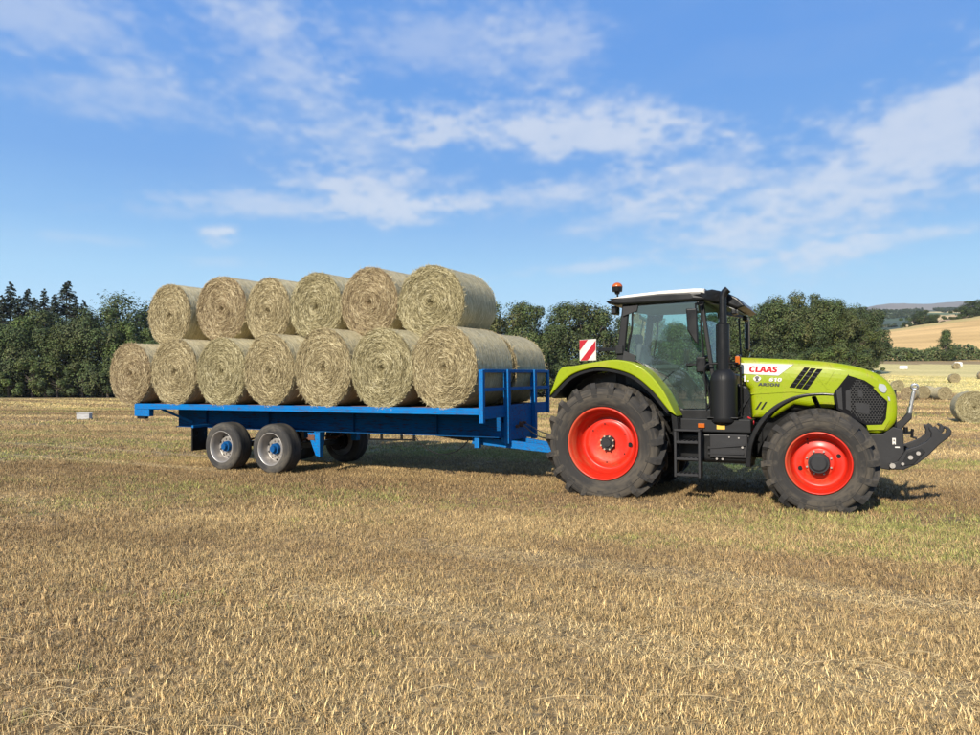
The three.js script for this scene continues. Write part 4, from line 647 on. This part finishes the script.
  part('steering_cylinder', [rod([2.75, 0.68, -0.55], [2.75, 0.68, 0.55], 0.035), rod([2.75, 0.68, 0.5], [2.8, 0.68, 0.7], 0.018)], M.anthracite, t);
  part('pickup_hitch', [rbox(-0.95, -0.40, 0.45, 0.62, -0.18, 0.18, 0.03), rbox(-0.78, -0.4, 0.62, 1.2, -0.16, 0.16, 0.04)], M.black, t);
  for (const s of [1, -1]) part('lower_link', bar([-0.45, 0.62, s * 0.38], [-1.15, 0.66, s * 0.42], 0.05, 0.09, 0.01), M.black, t);
  // fuel tank, side boxes and the step
  part('fuel_tank', [rbox(1.02, 2.10, 0.56, 1.0, 0.35, 0.84, 0.06, 3), rbox(1.02, 2.10, 0.56, 1.0, -0.84, -0.35, 0.06, 3)], M.black, t);
  part('side_console', [rbox(1.0, 2.10, 1.0, 1.20, 0.40, 0.90, 0.02), rbox(1.0, 2.10, 1.0, 1.20, -0.90, -0.40, 0.02)], M.satin, t);
  part('side_casting', [rbox(1.52, 2.05, 0.64, 0.98, 0.846, 0.885, 0.02), bar([1.5, 0.78, 0.88], [2.02, 0.84, 0.90], 0.03, 0.03), bar([1.5, 0.70, 0.88], [2.0, 0.71, 0.90], 0.02, 0.025)], M.anthracite, t);
  part('pipe_fitting', [rod([1.98, 0.80, 0.88], [1.98, 0.80, 0.915], 0.016), rod([1.62, 0.62, 0.845], [1.62, 0.62, 0.865], 0.016), rod([1.70, 0.62, 0.845], [1.70, 0.62, 0.865], 0.016), rod([1.93, 0.93, 0.88], [1.93, 0.93, 0.9], 0.012), rod([1.8, 0.94, 0.88], [1.8, 0.94, 0.9], 0.012)], M.rimSteel, t);
  const steps = group('step_ladder', t);
  for (const x of [1.085, 1.425]) part('stile', rbox(x - 0.018, x + 0.018, 0.36, 1.03, 0.96, 1.12, 0.006), M.anthracite, steps);
  for (const y of [0.38, 0.605, 0.845]) part('tread', [rbox(1.10, 1.41, y, y + 0.035, 0.93, 1.13, 0.006), ...[0, 1, 2, 3, 4].map((k) => box(1.12 + k * 0.06, 1.15 + k * 0.06, y + 0.036, y + 0.044, 0.95, 1.12))], M.anthracite, steps);
  part('top_tread', rbox(1.07, 1.44, 1.02, 1.05, 0.88, 1.13, 0.006), M.anthracite, steps);
  part('marker_lamp', rbox(1.37, 1.465, 1.065, 1.13, 0.90, 0.93, 0.008), M.amber, t, 'orange side marker lamp above the step');
  part('warning_sticker', box(1.63, 1.745, 1.05, 1.11, 0.902, 0.905), M.yellow, t, 'yellow sticker beside the step');
  part('red_hose', tube([[2.02, 1.22, 0.62], [2.10, 1.16, 0.66], [2.08, 1.08, 0.64], [2.12, 1.02, 0.6]], 0.014, 16, 6), M.signRed, t);
  // ---- rear fenders
  const outer = curve([[-0.82, 1.62], [-0.66, 1.95], [-0.43, 1.985], [-0.19, 2.025], [0.26, 2.065], [0.58, 1.965], [0.88, 1.68], [1.12, 1.24]], 40).slice(), innerLip = curve([[1.02, 1.30], [0.74, 1.63], [0.44, 1.85], [-0.02, 1.955], [-0.27, 1.925], [-0.53, 1.825], [-0.855, 1.52]], 40);
  outer[0] = [-0.82, 1.62];
  const under = curve([[0.97, 1.27], [0.70, 1.585], [0.41, 1.80], [-0.02, 1.90], [-0.27, 1.87], [-0.5, 1.775], [-0.80, 1.48]], 40);
  for (const s of [1, -1]) {
    const q = (g) => s > 0 ? g : mirrorZ(g);
    part('rear_fender', q(slab([...outer, ...innerLip], 0.70, 1.17, 0.018, 3)), M.lime, t);
    part('fender_liner', q(slab([...innerLip.slice().reverse().map(([x, y]) => [x, y - 0.004]), ...under], 0.60, 1.13, 0.005)), M.black, t);
    part('fender_inner_panel', q(slab([...under.slice().reverse(), [1.0, 1.2], [0.6, 1.0], [-0.6, 1.0], [-0.75, 1.3]], 0.56, 0.60)), M.black, t);
    part('mud_strip', q(slab([[1.02, 1.29], [1.11, 1.22], [1.14, 0.86], [1.06, 0.86]], 0.72, 1.1, 0.01)), M.black, t);
  }
  // ---- cab
  const side = [[0.30, 2.125], [0.355, 2.55], [0.42, 2.90], [1.345, 2.925], [1.40, 2.5], [1.44, 1.9], [1.485, 1.345], [1.08, 1.335], [0.99, 1.46], [0.83, 1.70], [0.62, 1.92], [0.44, 2.05]];
  const cab = group('cab', t);
  part('floor', rbox(0.2, 1.55, 1.205, 1.30, -0.74, 0.74, 0.02), M.black, cab);
  for (const s of [1, -1]) {
    const z0 = s > 0 ? 0.70 : -0.77, z1 = s > 0 ? 0.77 : -0.70;
    part('rear_pillar', [slab([[0.10, 2.06], [0.22, 2.06], [0.31, 2.93], [0.20, 2.93]], z0, z1, 0.015)], M.satin, cab);
    part('pillar_cover', [slab([[0.22, 2.75], [0.44, 2.82], [0.46, 2.91], [0.22, 2.90]], s > 0 ? 0.772 : -0.80, s > 0 ? 0.80 : -0.772, 0.006), slab([[0.20, 2.05], [0.40, 2.03], [0.42, 2.14], [0.23, 2.22]], s > 0 ? 0.772 : -0.80, s > 0 ? 0.80 : -0.772, 0.006)], M.anthracite, cab);
    part('front_pillar', [bar([1.395, 2.93, s * 0.70], [1.555, 1.80, s * 0.72], 0.075, 0.055, 0.01), bar([1.555, 1.80, s * 0.72], [1.52, 1.25, s * 0.72], 0.075, 0.06, 0.01)], M.satin, cab);
    part('sill', [slab([[1.0, 1.19], [1.58, 1.19], [1.58, 1.325], [1.05, 1.325]], s > 0 ? 0.66 : -0.79, s > 0 ? 0.79 : -0.66, 0.01)], M.black, cab);
    const door = part('door_glass', new THREE.ShapeGeometry(shapeOf(side)).translate(0, 0, s * 0.772), M.glass, cab);
    part('door_seal', tube(side.map(([x, y]) => [x, y, s * 0.772]), 0.016, 120, 6, true), M.black, door);
    part('door_handle', [rbox(1.33, 1.47, 1.87, 2.10, s > 0 ? 0.782 : -0.835, s > 0 ? 0.835 : -0.782, 0.02), bar([1.18, 1.99, s * 0.80], [1.40, 1.99, s * 0.80], 0.02, 0.03)], M.black, door);
    part('grab_rail', tube([[1.475, 1.32, s * 0.80], [1.465, 1.7, s * 0.83], [1.46, 1.93, s * 0.86], [1.50, 1.985, s * 0.86], [1.62, 1.995, s * 0.86], [1.86, 2.0, s * 0.80], [1.92, 2.0, s * 0.74]], 0.012, 40, 6), M.satin, cab);
  }
  part('windscreen', new THREE.BufferGeometry().copy((() => { const pos = [], idx = [], n = 12; for (let j = 0; j <= 8; j++) for (let i = 0; i <= n; i++) { const z = (i / n * 2 - 1) * 0.70, y = 1.82 + j / 8 * 1.10, x = mix(1.57, 1.425, j / 8) + 0.10 * (1 - (z / 0.7) ** 2); pos.push(x, y, z); if (i < n && j < 8) { const a = j * (n + 1) + i; idx.push(a, a + 1, a + n + 1, a + 1, a + n + 2, a + n + 1); } } const g = new THREE.BufferGeometry(); g.setAttribute('position', new THREE.Float32BufferAttribute(pos, 3)); g.setIndex(idx); g.computeVertexNormals(); return g; })()), M.glass, cab);
  part('rear_window', new THREE.ShapeGeometry(shapeOf([[0.0, -0.66], [0.86, -0.66], [0.86, 0.66], [0.0, 0.66]])).applyMatrix4(new THREE.Matrix4().makeBasis(V(0.112, 0.9937, 0), V(0, 0, 1), V(0.9937, -0.112, 0))).translate(0.15, 2.06, 0), M.glass, cab);
  part('rear_crossbar', [rbox(0.10, 0.22, 1.98, 2.07, -0.70, 0.70, 0.02), rbox(0.05, 0.24, 1.30, 1.98, -0.62, 0.62, 0.03)], M.satin, cab);
  part('front_bulkhead', [rbox(1.50, 1.80, 1.25, 1.86, -0.46, 0.46, 0.04)], M.black, cab);
  const seat = group('driver_seat', cab);
  part('cushion', rbox(0.42, 0.90, 1.68, 1.82, -0.26, 0.26, 0.06, 4), M.seat, seat); part('backrest', warp(rbox(0.32, 0.46, 1.78, 2.36, -0.24, 0.24, 0.06, 4), (v) => { v.x -= (v.y - 1.78) * 0.18; }), M.seat, seat); part('headrest', rbox(0.20, 0.29, 2.36, 2.52, -0.13, 0.13, 0.04, 3), M.seat, seat); part('suspension', rbox(0.45, 0.85, 1.30, 1.68, -0.2, 0.2, 0.04), M.black, seat); part('armrest', rbox(0.50, 0.98, 1.93, 2.01, 0.28, 0.40, 0.03), M.seat, seat);
  part('side_trim', [slab([[0.2, 1.3], [1.05, 1.3], [0.9, 1.6], [0.62, 1.88], [0.2, 2.03]], -0.64, -0.40, 0.02), slab([[0.2, 1.31], [1.24, 1.31], [1.10, 1.62], [0.86, 1.92], [0.55, 2.10], [0.24, 2.16]], -0.70, -0.66, 0.01), slab([[0.2, 1.3], [0.8, 1.3], [0.7, 1.55], [0.5, 1.82], [0.2, 1.98]], 0.44, 0.66, 0.02)], M.black, cab);
  part('steering_column', [rod([1.50, 1.35, 0], [1.22, 1.98, 0], 0.06, 0.04), rbox(1.25, 1.42, 1.9, 2.06, -0.14, 0.14, 0.04)], M.black, cab);
  part('steering_wheel', [new THREE.TorusGeometry(0.19, 0.016, 10, 36).rotateX(Math.PI / 2).rotateZ(-0.45 + 0.9).translate(1.17, 2.06, 0), bar([1.17, 2.06, -0.18], [1.17, 2.06, 0.18], 0.03, 0.02)], M.black, cab);
  part('display', [rbox(1.10, 1.14, 2.05, 2.24, 0.36, 0.58, 0.01), rod([1.12, 1.9, 0.45], [1.12, 2.08, 0.46], 0.012)], M.black, cab);
  part('headliner', [rbox(0.24, 1.40, 2.895, 2.93, -0.69, 0.69, 0.01)], M.liner, cab);
  const wiper = part('door_wiper', [rod([0.62, 1.98, 0.785], [0.92, 1.78, 0.785], 0.006), rod([0.80, 1.72, 0.785], [1.0, 1.90, 0.785], 0.005)], M.black, cab);
  // roof
  const roof = group('roof', t), taper = (v) => { v.z *= 1 - 0.22 * step01(1.35, 1.75, v.x); };
  part('roof_shell', warp(tess(slab([[-0.05, 3.00], [0.0, 2.955], [0.22, 2.93], [1.45, 2.935], [1.72, 2.88], [1.90, 2.80], [2.0, 2.835], [1.90, 2.955], [1.72, 3.055], [1.55, 3.095], [1.40, 3.06], [0.8, 3.07], [0.25, 3.045]], -0.84, 0.84, 0.03, 3), 0.2), taper), M.black, roof, 'black roof edge with overhanging front visor');
  part('roof_panel', warp(slab([[0.0, 3.03], [0.25, 3.075], [0.8, 3.105], [1.30, 3.11], [1.46, 3.098], [1.46, 3.03]], -0.83, 0.83, 0.04, 4), (v) => { v.y += 0.05 * (1 - (v.z / 0.83) ** 2) * step01(3.06, 3.11, v.y); }), M.white, roof, 'pale off-white top panel of the cab roof');
  part('work_lamp', [rbox(0.0, 0.09, 2.80, 2.93, 0.52, 0.72, 0.02), rbox(0.0, 0.09, 2.80, 2.93, -0.72, -0.52, 0.02), rbox(1.80, 1.88, 2.72, 2.80, 0.45, 0.65, 0.02), rbox(1.80, 1.88, 2.72, 2.80, -0.65, -0.45, 0.02)], M.black, roof);
  part('visor_lining', slab([[1.48, 2.915], [1.73, 2.862], [1.89, 2.785], [1.885, 2.775], [1.72, 2.85], [1.48, 2.905]], -0.60, 0.60), M.liner, roof);
  const beacon = group('beacon', t);
  part('stem', [rod([0.12, 3.03, 0.72], [0.11, 3.13, 0.72], 0.014), bar([0.17, 3.03, 0.72], [0.08, 3.05, 0.72], 0.05, 0.03), rod([0.11, 3.11, 0.72], [0.11, 3.15, 0.72], 0.035, 0.045)], M.black, beacon);
  part('base', rod([0.11, 3.15, 0.72], [0.11, 3.225, 0.72], 0.075, 0.082, 24), M.black, beacon);
  part('lens', new THREE.SphereGeometry(0.082, 24, 10, 0, 6.2832, 0, Math.PI / 2).scale(1, 0.85, 1).translate(0.11, 3.225, 0.72), M.amber, beacon);
  // warning board on its arm
  const board = group('warning_board', t); board.position.set(-0.30, 2.235, 0.95); board.rotation.y = -0.35;
  part('plate', rbox(-0.165, 0.165, -0.165, 0.165, -0.008, 0.0, 0.003), M.white, board);
  part('red_stripe', [[[-0.145, -0.16], [0.0, -0.16], [0.16, 0.0], [0.16, 0.14]], [[-0.16, 0.16], [-0.16, -0.005], [0.005, 0.16]]].map((p) => slab(p, 0.0015, 0.003)), M.signRed, board);
  part('board_arm', [bar([-0.13, 2.235, 0.93], [0.20, 2.25, 0.74], 0.03, 0.055, 0.006), rbox(0.10, 0.22, 2.17, 2.30, 0.775, 0.81, 0.01)], M.satin, t);
  // exhaust
  const ex = group('exhaust_stack', t), ez = 0.80, ey = 1.715;
  part('pipe', [rod([ey, 2.55, ez], [ey, 2.93, ez], 0.058, 0.055, 20), tube([[ey, 2.90, ez], [ey + 0.005, 2.97, ez], [ey + 0.03, 3.03, ez], [ey + 0.075, 3.07, ez]], 0.055, 12, 16)], M.black, ex);
  part('heat_shield', [rod([ey - 0.005, 1.90, ez], [ey - 0.005, 2.56, ez], 0.098, 0.098, 28), rod([ey - 0.005, 2.56, ez], [ey - 0.005, 2.58, ez], 0.098, 0.07, 28)], M.black, ex);
  part('filter_canister', [new THREE.LatheGeometry([[0.0, 1.13], [0.16, 1.13], [0.185, 1.16], [0.188, 1.2], [0.192, 1.215], [0.188, 1.23], [0.188, 1.74], [0.18, 1.80], [0.15, 1.86], [0.11, 1.90], [0.09, 1.91]].map((p) => new THREE.Vector2(...p)), 36).translate(ey, 0, ez), box(ey - 0.004, ey + 0.004, 1.25, 1.84, ez + 0.184, ez + 0.196)], M.satin, ex);
  part('canister_bracket', [rbox(ey - 0.22, ey + 0.22, 1.205, 1.225, 0.5, 0.95, 0.01), bar([ey, 2.0, 0.66], [1.56, 2.0, 0.70], 0.03, 0.03)], M.black, ex);
  // mirrors and front lamps
  for (const s of [1, -1]) {
    const m = group('wing_mirror', t);
    if (s > 0) { part('mirror_arm', [bar([1.44, 2.90, 0.80], [1.36, 2.86, 0.96], 0.035, 0.035), rod([1.36, 2.86, 0.96], [1.345, 2.3, 0.96], 0.013)], M.black, m); part('mirror_housing', warp(slab([[1.225, 2.80], [1.38, 2.80], [1.395, 2.28], [1.35, 2.30], [1.245, 2.48]], 0.93, 1.0, 0.02, 3), (v) => v), M.black, m); part('mirror_face', slab([[1.25, 2.78], [1.36, 2.78], [1.36, 2.42], [1.275, 2.50]], 0.922, 0.928), M.mirror, m); }
    else { part('mirror_arm', [bar([1.50, 2.88, -0.80], [1.74, 2.86, -1.20], 0.05, 0.06)], M.black, m); part('mirror_housing', [rbox(1.74, 1.80, 2.28, 2.84, -1.34, -1.16, 0.03)], M.black, m); part('mirror_face', [box(1.733, 1.738, 2.31, 2.81, -1.32, -1.18)], M.mirror, m); }
    const l = group('indicator', t); part('lamp_body', [rbox(1.86, 1.94, 1.95, 2.13, s > 0 ? 0.64 : -0.74, s > 0 ? 0.74 : -0.64, 0.03), rod([1.93, 1.28, s * 0.6], [1.93, 1.95, s * 0.66], 0.015)], M.black, l); part('amber_lens', [rbox(1.87, 1.935, 1.985, 2.10, s > 0 ? 0.738 : -0.758, s > 0 ? 0.758 : -0.738, 0.012)], M.amber, l);
    part('windscreen_bar', rod([1.80, 1.40, s * 0.52], [1.72, 2.78, s * 0.66], 0.014), M.black, t);
  }
  // ---- bonnet
  const nose = (v) => { const k = step01(3.0, 3.95, v.x); v.z *= 1 - 0.13 * k * k - 0.04 * step01(1.9, 3.2, v.x) - 0.10 * step01(1.75, 2.06, v.y); };
  const topLine = curve([[1.88, 2.10], [2.3, 2.075], [2.62, 2.055], [3.0, 2.02], [3.30, 1.97], [3.56, 1.895], [3.77, 1.77], [3.885, 1.59], [3.915, 1.38], [3.89, 1.18], [3.79, 1.05]], 44);
  const bonnet = group('bonnet', t);
  part('hood_shell', warp(tess(slab([...topLine, [3.68, 1.01], [3.55, 1.02], [3.53, 1.13], [3.16, 1.355], [2.9, 1.36], [2.62, 1.40], [2.33, 1.20], [2.05, 1.20], [2.02, 1.62], [1.93, 1.72], [1.88, 1.75]], -0.45, 0.45, 0.085, 5)), nose), M.lime, bonnet);
  for (const s of [1, -1]) {
    const z = (a, b) => s > 0 ? [0.45 + a, 0.45 + b] : [-0.45 - b, -0.45 - a], S = (pts, a, b, L = 0.08) => warp(tess(slab(pts, ...z(a, b)), L), nose);
    const g = part('side_grille', S([[3.33, 1.835], [3.13, 1.56], [3.15, 1.36], [3.55, 1.125], [3.73, 1.135], [3.775, 1.22], [3.80, 1.45], [3.70, 1.56], [3.63, 1.66], [3.54, 1.76]], -0.012, 0.006), M.matt, bonnet);
    const wires = []; const inside = (x, y) => { const P = [[3.42, 1.78], [3.34, 1.62], [3.34, 1.30], [3.56, 1.15], [3.72, 1.16], [3.77, 1.44], [3.62, 1.62]]; let w = false; for (let i = 0, j = P.length - 1; i < P.length; j = i++) if ((P[i][1] > y) !== (P[j][1] > y) && x < (P[j][0] - P[i][0]) * (y - P[i][1]) / (P[j][1] - P[i][1]) + P[i][0]) w = !w; return w; };
    for (let i = 0; i < 14; i++) for (let j = 0; j < 22; j++) { const x = 3.34 + i * 0.036 + (j % 2) * 0.018, y = 1.15 + j * 0.031; if (!inside(x, y)) continue; for (const a of [0, 2.094, 4.189]) wires.push(bar([x, y, s * 0.459], [x + Math.cos(a + 0.52) * 0.020, y + Math.sin(a + 0.52) * 0.020, s * 0.459], 0.004, 0.005)); }
    if (wires.length) part('grille_mesh', warp(merge(wires), nose), M.grilleWire, g);
    part('grille_panel', [S([[3.17, 1.60], [3.24, 1.66], [3.25, 1.34], [3.20, 1.36]], 0.007, 0.016), S([[3.29, 1.60], [3.35, 1.62], [3.35, 1.32], [3.29, 1.35]], 0.007, 0.022), S([[3.44, 1.62], [3.50, 1.60], [3.50, 1.50], [3.44, 1.52]], 0.007, 0.02), S([[3.40, 1.44], [3.58, 1.42], [3.58, 1.28], [3.42, 1.30]], 0.007, 0.015)], M.anthracite, g);
    part('grille_frame', [S([[3.33, 1.85], [3.54, 1.775], [3.68, 1.66], [3.66, 1.645], [3.525, 1.745], [3.33, 1.815]], -0.01, 0.016), S([[3.80, 1.46], [3.835, 1.48], [3.82, 1.20], [3.75, 1.07], [3.56, 1.065], [3.54, 1.13], [3.73, 1.14], [3.775, 1.22]], -0.01, 0.018), S([[3.68, 1.66], [3.76, 1.60], [3.835, 1.48], [3.80, 1.46], [3.71, 1.545], [3.63, 1.64]], -0.01, 0.012)], M.lime, g);
    const lamp = part('headlight', S(curve([[3.70, 1.70], [3.765, 1.685], [3.79, 1.62], [3.765, 1.575], [3.71, 1.60], [3.69, 1.65]], 16), 0.0, 0.03, 0.05), M.lens, bonnet);
    part('side_lamp', S([[3.80, 1.53], [3.825, 1.51], [3.83, 1.46], [3.81, 1.47]], 0.012, 0.024), M.lens, bonnet);
    for (let k = 0; k < 3; k++) { const x = 2.565 + k * 0.083, y = -k * 0.012; part('air_slot', [S([[x, 1.655 + y], [x + 0.20, 1.94 + y - 0.004], [x + 0.268, 1.93 + y], [x + 0.072, 1.645 + y]], -0.006, 0.011, 0.06)], M.matt, bonnet); for (let q = 1; q < 5; q++) { const f = q / 5; part('slot_bar', S([[x + 0.2 * f, 1.655 + y + 0.28 * f], [x + 0.068 + 0.19 * f, 1.645 + y + 0.28 * f], [x + 0.068 + 0.19 * f + 0.006, 1.652 + y + 0.28 * f], [x + 0.2 * f + 0.006, 1.662 + y + 0.28 * f]], 0.010, 0.015), M.anthracite, bonnet); } }
    for (let k = 0; k < 2; k++) { const x = 2.10 + k * 0.07; part('lower_slot', S([[x, 1.33], [x + 0.07, 1.44], [x + 0.095, 1.44], [x + 0.03, 1.33]], -0.004, 0.004), M.black, bonnet); }
    part('crease', [S([[2.02, 1.545], [2.60, 1.585], [3.10, 1.535], [3.12, 1.55], [2.60, 1.605], [2.02, 1.562]], -0.004, 0.010), S([[2.86, 1.90], [3.06, 1.62], [3.09, 1.62], [2.90, 1.90]], -0.004, 0.008), S([[3.12, 1.88], [3.02, 1.70], [3.04, 1.69], [3.15, 1.87]], -0.004, 0.008)], M.lime, bonnet);
    part('name_panel', S([[1.90, 2.015], [2.62, 1.98], [2.42, 1.82], [1.885, 1.855]], -0.004, 0.009), M.white, bonnet, 'white panel with red lettering on the bonnet side');
    part('emblem', [S(curve([[2.13, 1.83], [2.185, 1.78], [2.13, 1.73], [2.075, 1.78], [2.13, 1.83]], 24).slice(0, -1), 0.0, 0.009, 0.05)], M.white, bonnet); part('emblem_figure', [S([[2.11, 1.74], [2.15, 1.74], [2.145, 1.775], [2.165, 1.79], [2.145, 1.815], [2.115, 1.815], [2.095, 1.79], [2.115, 1.775]], 0.009, 0.012)], M.letterBlack, bonnet);
  }
  part('bonnet_top_grille', [warp(slab([[3.45, 1.893], [3.72, 1.765], [3.735, 1.775], [3.46, 1.905]], -0.2, 0.2, 0.004), nose)], M.black, bonnet);
  part('front_grille', [new THREE.BoxGeometry(0.03, 0.5, 0.46).translate(3.895, 1.36, 0)], M.black, bonnet);
  part('top_lamp', [rbox(3.56, 3.64, 1.83, 1.875, 0.12, 0.30, 0.015)], M.lens, bonnet);
  // lettering
  const font = await new FontLoader().loadAsync('fonts/droid/droid_sans_bold.typeface.json');
  const write = (text, x0, y0, x1, y1, z, slant = 0) => { const g = new TextGeometry(text, { font, size: 1, depth: 0.02, curveSegments: 4, bevelEnabled: true, bevelSize: 0.045, bevelThickness: 0.004, bevelSegments: 1 }); g.computeBoundingBox(); const b = g.boundingBox, sx = (x1 - x0) / (b.max.x - b.min.x), sy = (y1 - y0) / (b.max.y - b.min.y); g.translate(-b.min.x, -b.min.y, 0).scale(sx, sy, 0.2).translate(x0, y0, z); return warp(g, (v) => { v.x += (v.y - y0) * slant; v.y += -(v.x - x0) * 0.03; nose(v); }); };
  for (const s of [1, -1]) {
    const W = (...a) => { const g = write(...a); return s > 0 ? g : g.applyMatrix4(new THREE.Matrix4().makeRotationY(Math.PI)).translate(a[1] + a[3], 0, 0); };
    part('lettering', W('CLAAS', 2.015, 1.875, 2.40, 1.965, 0.4575, 0.12), M.letterRed, bonnet, 'red capital lettering'); part('lettering', W('610', 2.29, 1.735, 2.46, 1.79, 0.455, 0.2), M.white, bonnet, 'white model number'); part('lettering', W('ARION', 2.14, 1.675, 2.43, 1.72, 0.455, 0.15), M.letterBlack, bonnet, 'black capital lettering'); part('lettering', W('1.', 1.92, 1.735, 2.02, 1.83, 0.455, 0), M.white, bonnet, 'pale figure behind the emblem');
  }
  part('rear_cowl', [slab([[1.80, 1.15], [2.06, 1.15], [2.045, 1.55], [2.0, 1.66], [1.9, 1.70], [1.80, 1.70]], -0.52, 0.52, 0.03), bar([1.86, 1.25, 0.56], [2.03, 1.52, 0.53], 0.03, 0.03)], M.black, t);
  // ---- front mudguards
  const gOut = curve([[2.05, 0.55], [2.085, 0.86], [2.20, 1.14], [2.42, 1.39], [2.70, 1.535], [3.0, 1.575], [3.17, 1.565]], 30), gIn = curve([[3.17, 1.535], [3.0, 1.54], [2.72, 1.495], [2.46, 1.35], [2.26, 1.11], [2.15, 0.85], [2.12, 0.55]], 30);
  for (const s of [1, -1]) {
    part('front_mudguard', slab([...gOut, ...gIn], s > 0 ? 0.70 : -1.16, s > 0 ? 1.16 : -0.70, 0.012, 3), M.black, t);
    part('mudguard_stay', [bar([2.90, 1.52, s * 0.75], [2.965, 1.35, s * 0.62], 0.06, 0.04, 0.01), bar([2.965, 1.35, s * 0.62], [2.97, 0.95, s * 0.60], 0.06, 0.05, 0.01)], M.black, t);
  }
  // ---- front linkage
  const fl = group('front_linkage', t);
  for (const s of [1, -1]) {
    const z = (a, b) => s > 0 ? [a, b] : [-b, -a];
    part('side_plate', slab([[3.55, 1.0], [3.74, 1.02], [3.86, 1.115], [3.975, 1.08], [3.985, 0.78], [3.93, 0.68], [3.81, 0.53], [3.70, 0.545], [3.62, 0.72]], ...z(0.36, 0.45), 0.012), M.anthracite, fl);
    const arm = part('lower_arm', slab([[3.80, 0.62], [3.81, 0.545], [3.97, 0.55], [4.13, 0.635], [4.27, 0.77], [4.385, 0.905], [4.475, 0.985], [4.515, 1.03], [4.52, 1.085], [4.49, 1.125], [4.445, 1.145], [4.43, 1.12], [4.46, 1.095], [4.455, 1.055], [4.42, 1.04], [4.385, 1.07], [4.37, 1.11], [4.335, 1.14], [4.305, 1.115], [4.27, 1.125], [4.265, 1.095], [4.29, 1.05], [4.285, 0.99], [4.23, 0.93], [4.13, 0.875], [4.0, 0.82], [3.95, 0.74], [3.90, 0.66]], ...z(0.455, 0.53), 0.012), M.anthracite, fl);
    part('arm_plate', [slab([[3.93, 0.60], [4.08, 0.63], [4.22, 0.80], [4.17, 0.85], [4.02, 0.79]], ...z(0.528, 0.545), 0.004)], M.satin, arm); part('arm_pin', [rod([4.05, 0.72, s * 0.54], [4.05, 0.72, s * 0.56], 0.03), rod([4.14, 0.78, s * 0.54], [4.14, 0.78, s * 0.56], 0.026), rod([3.96, 0.63, s * 0.53], [3.96, 0.63, s * 0.55], 0.02)], M.rimSteel, arm);
    part('pivot_pin', rod([3.84, 0.60, s * 0.34], [3.84, 0.60, s * 0.56], 0.035), M.rimSteel, fl); part('lift_cylinder', [rod([3.80, 0.98, s * 0.33], [3.98, 0.70, s * 0.33], 0.04)], M.black, fl);
  }
  part('crossbar', [rbox(3.60, 3.85, 0.70, 0.98, -0.355, 0.355, 0.03), rod([4.06, 0.75, -0.46], [4.06, 0.75, 0.46], 0.035)], M.black, fl);
  part('plate_badge', [box(3.845, 3.885, 0.88, 0.965, 0.4505, 0.454), box(3.875, 3.93, 0.835, 0.853, 0.4505, 0.454)], M.white, fl, 'small white maker mark on the linkage plate'); part('badge_hole', [box(3.858, 3.872, 0.92, 0.945, 0.4545, 0.456), box(3.86, 3.87, 0.88, 0.895, 0.4545, 0.456)], M.black, fl);
  part('link_bracket', [slab([[3.80, 1.02], [3.90, 0.98], [4.03, 1.14], [4.10, 1.22], [4.10, 1.29], [4.05, 1.30], [3.97, 1.20], [3.86, 1.11]], -0.07, 0.07, 0.015)], M.anthracite, fl);
  part('top_link', [rod([4.065, 1.26, 0], [4.13, 1.60, 0], 0.026, 0.026, 16), rod([4.06, 1.24, 0], [4.085, 1.38, 0], 0.034, 0.034, 16), new THREE.TorusGeometry(0.036, 0.018, 10, 24).rotateX(0.25).translate(4.14, 1.655, 0), rod([4.08, 1.42, 0.03], [4.115, 1.58, 0.03], 0.009)], M.steel, fl, 'chrome top link standing upright');
  part('hose_coupling', [rod([4.02, 1.03, 0.1], [4.02, 1.10, 0.1], 0.03), bar([3.98, 1.02, 0.1], [4.10, 1.03, 0.1], 0.03, 0.04), rod([4.09, 0.96, 0.12], [4.10, 1.08, 0.12], 0.018), rod([4.08, 0.97, 0.12], [4.15, 0.95, 0.12], 0.014)], M.black, fl);
}

renderer.render(scene, camera);
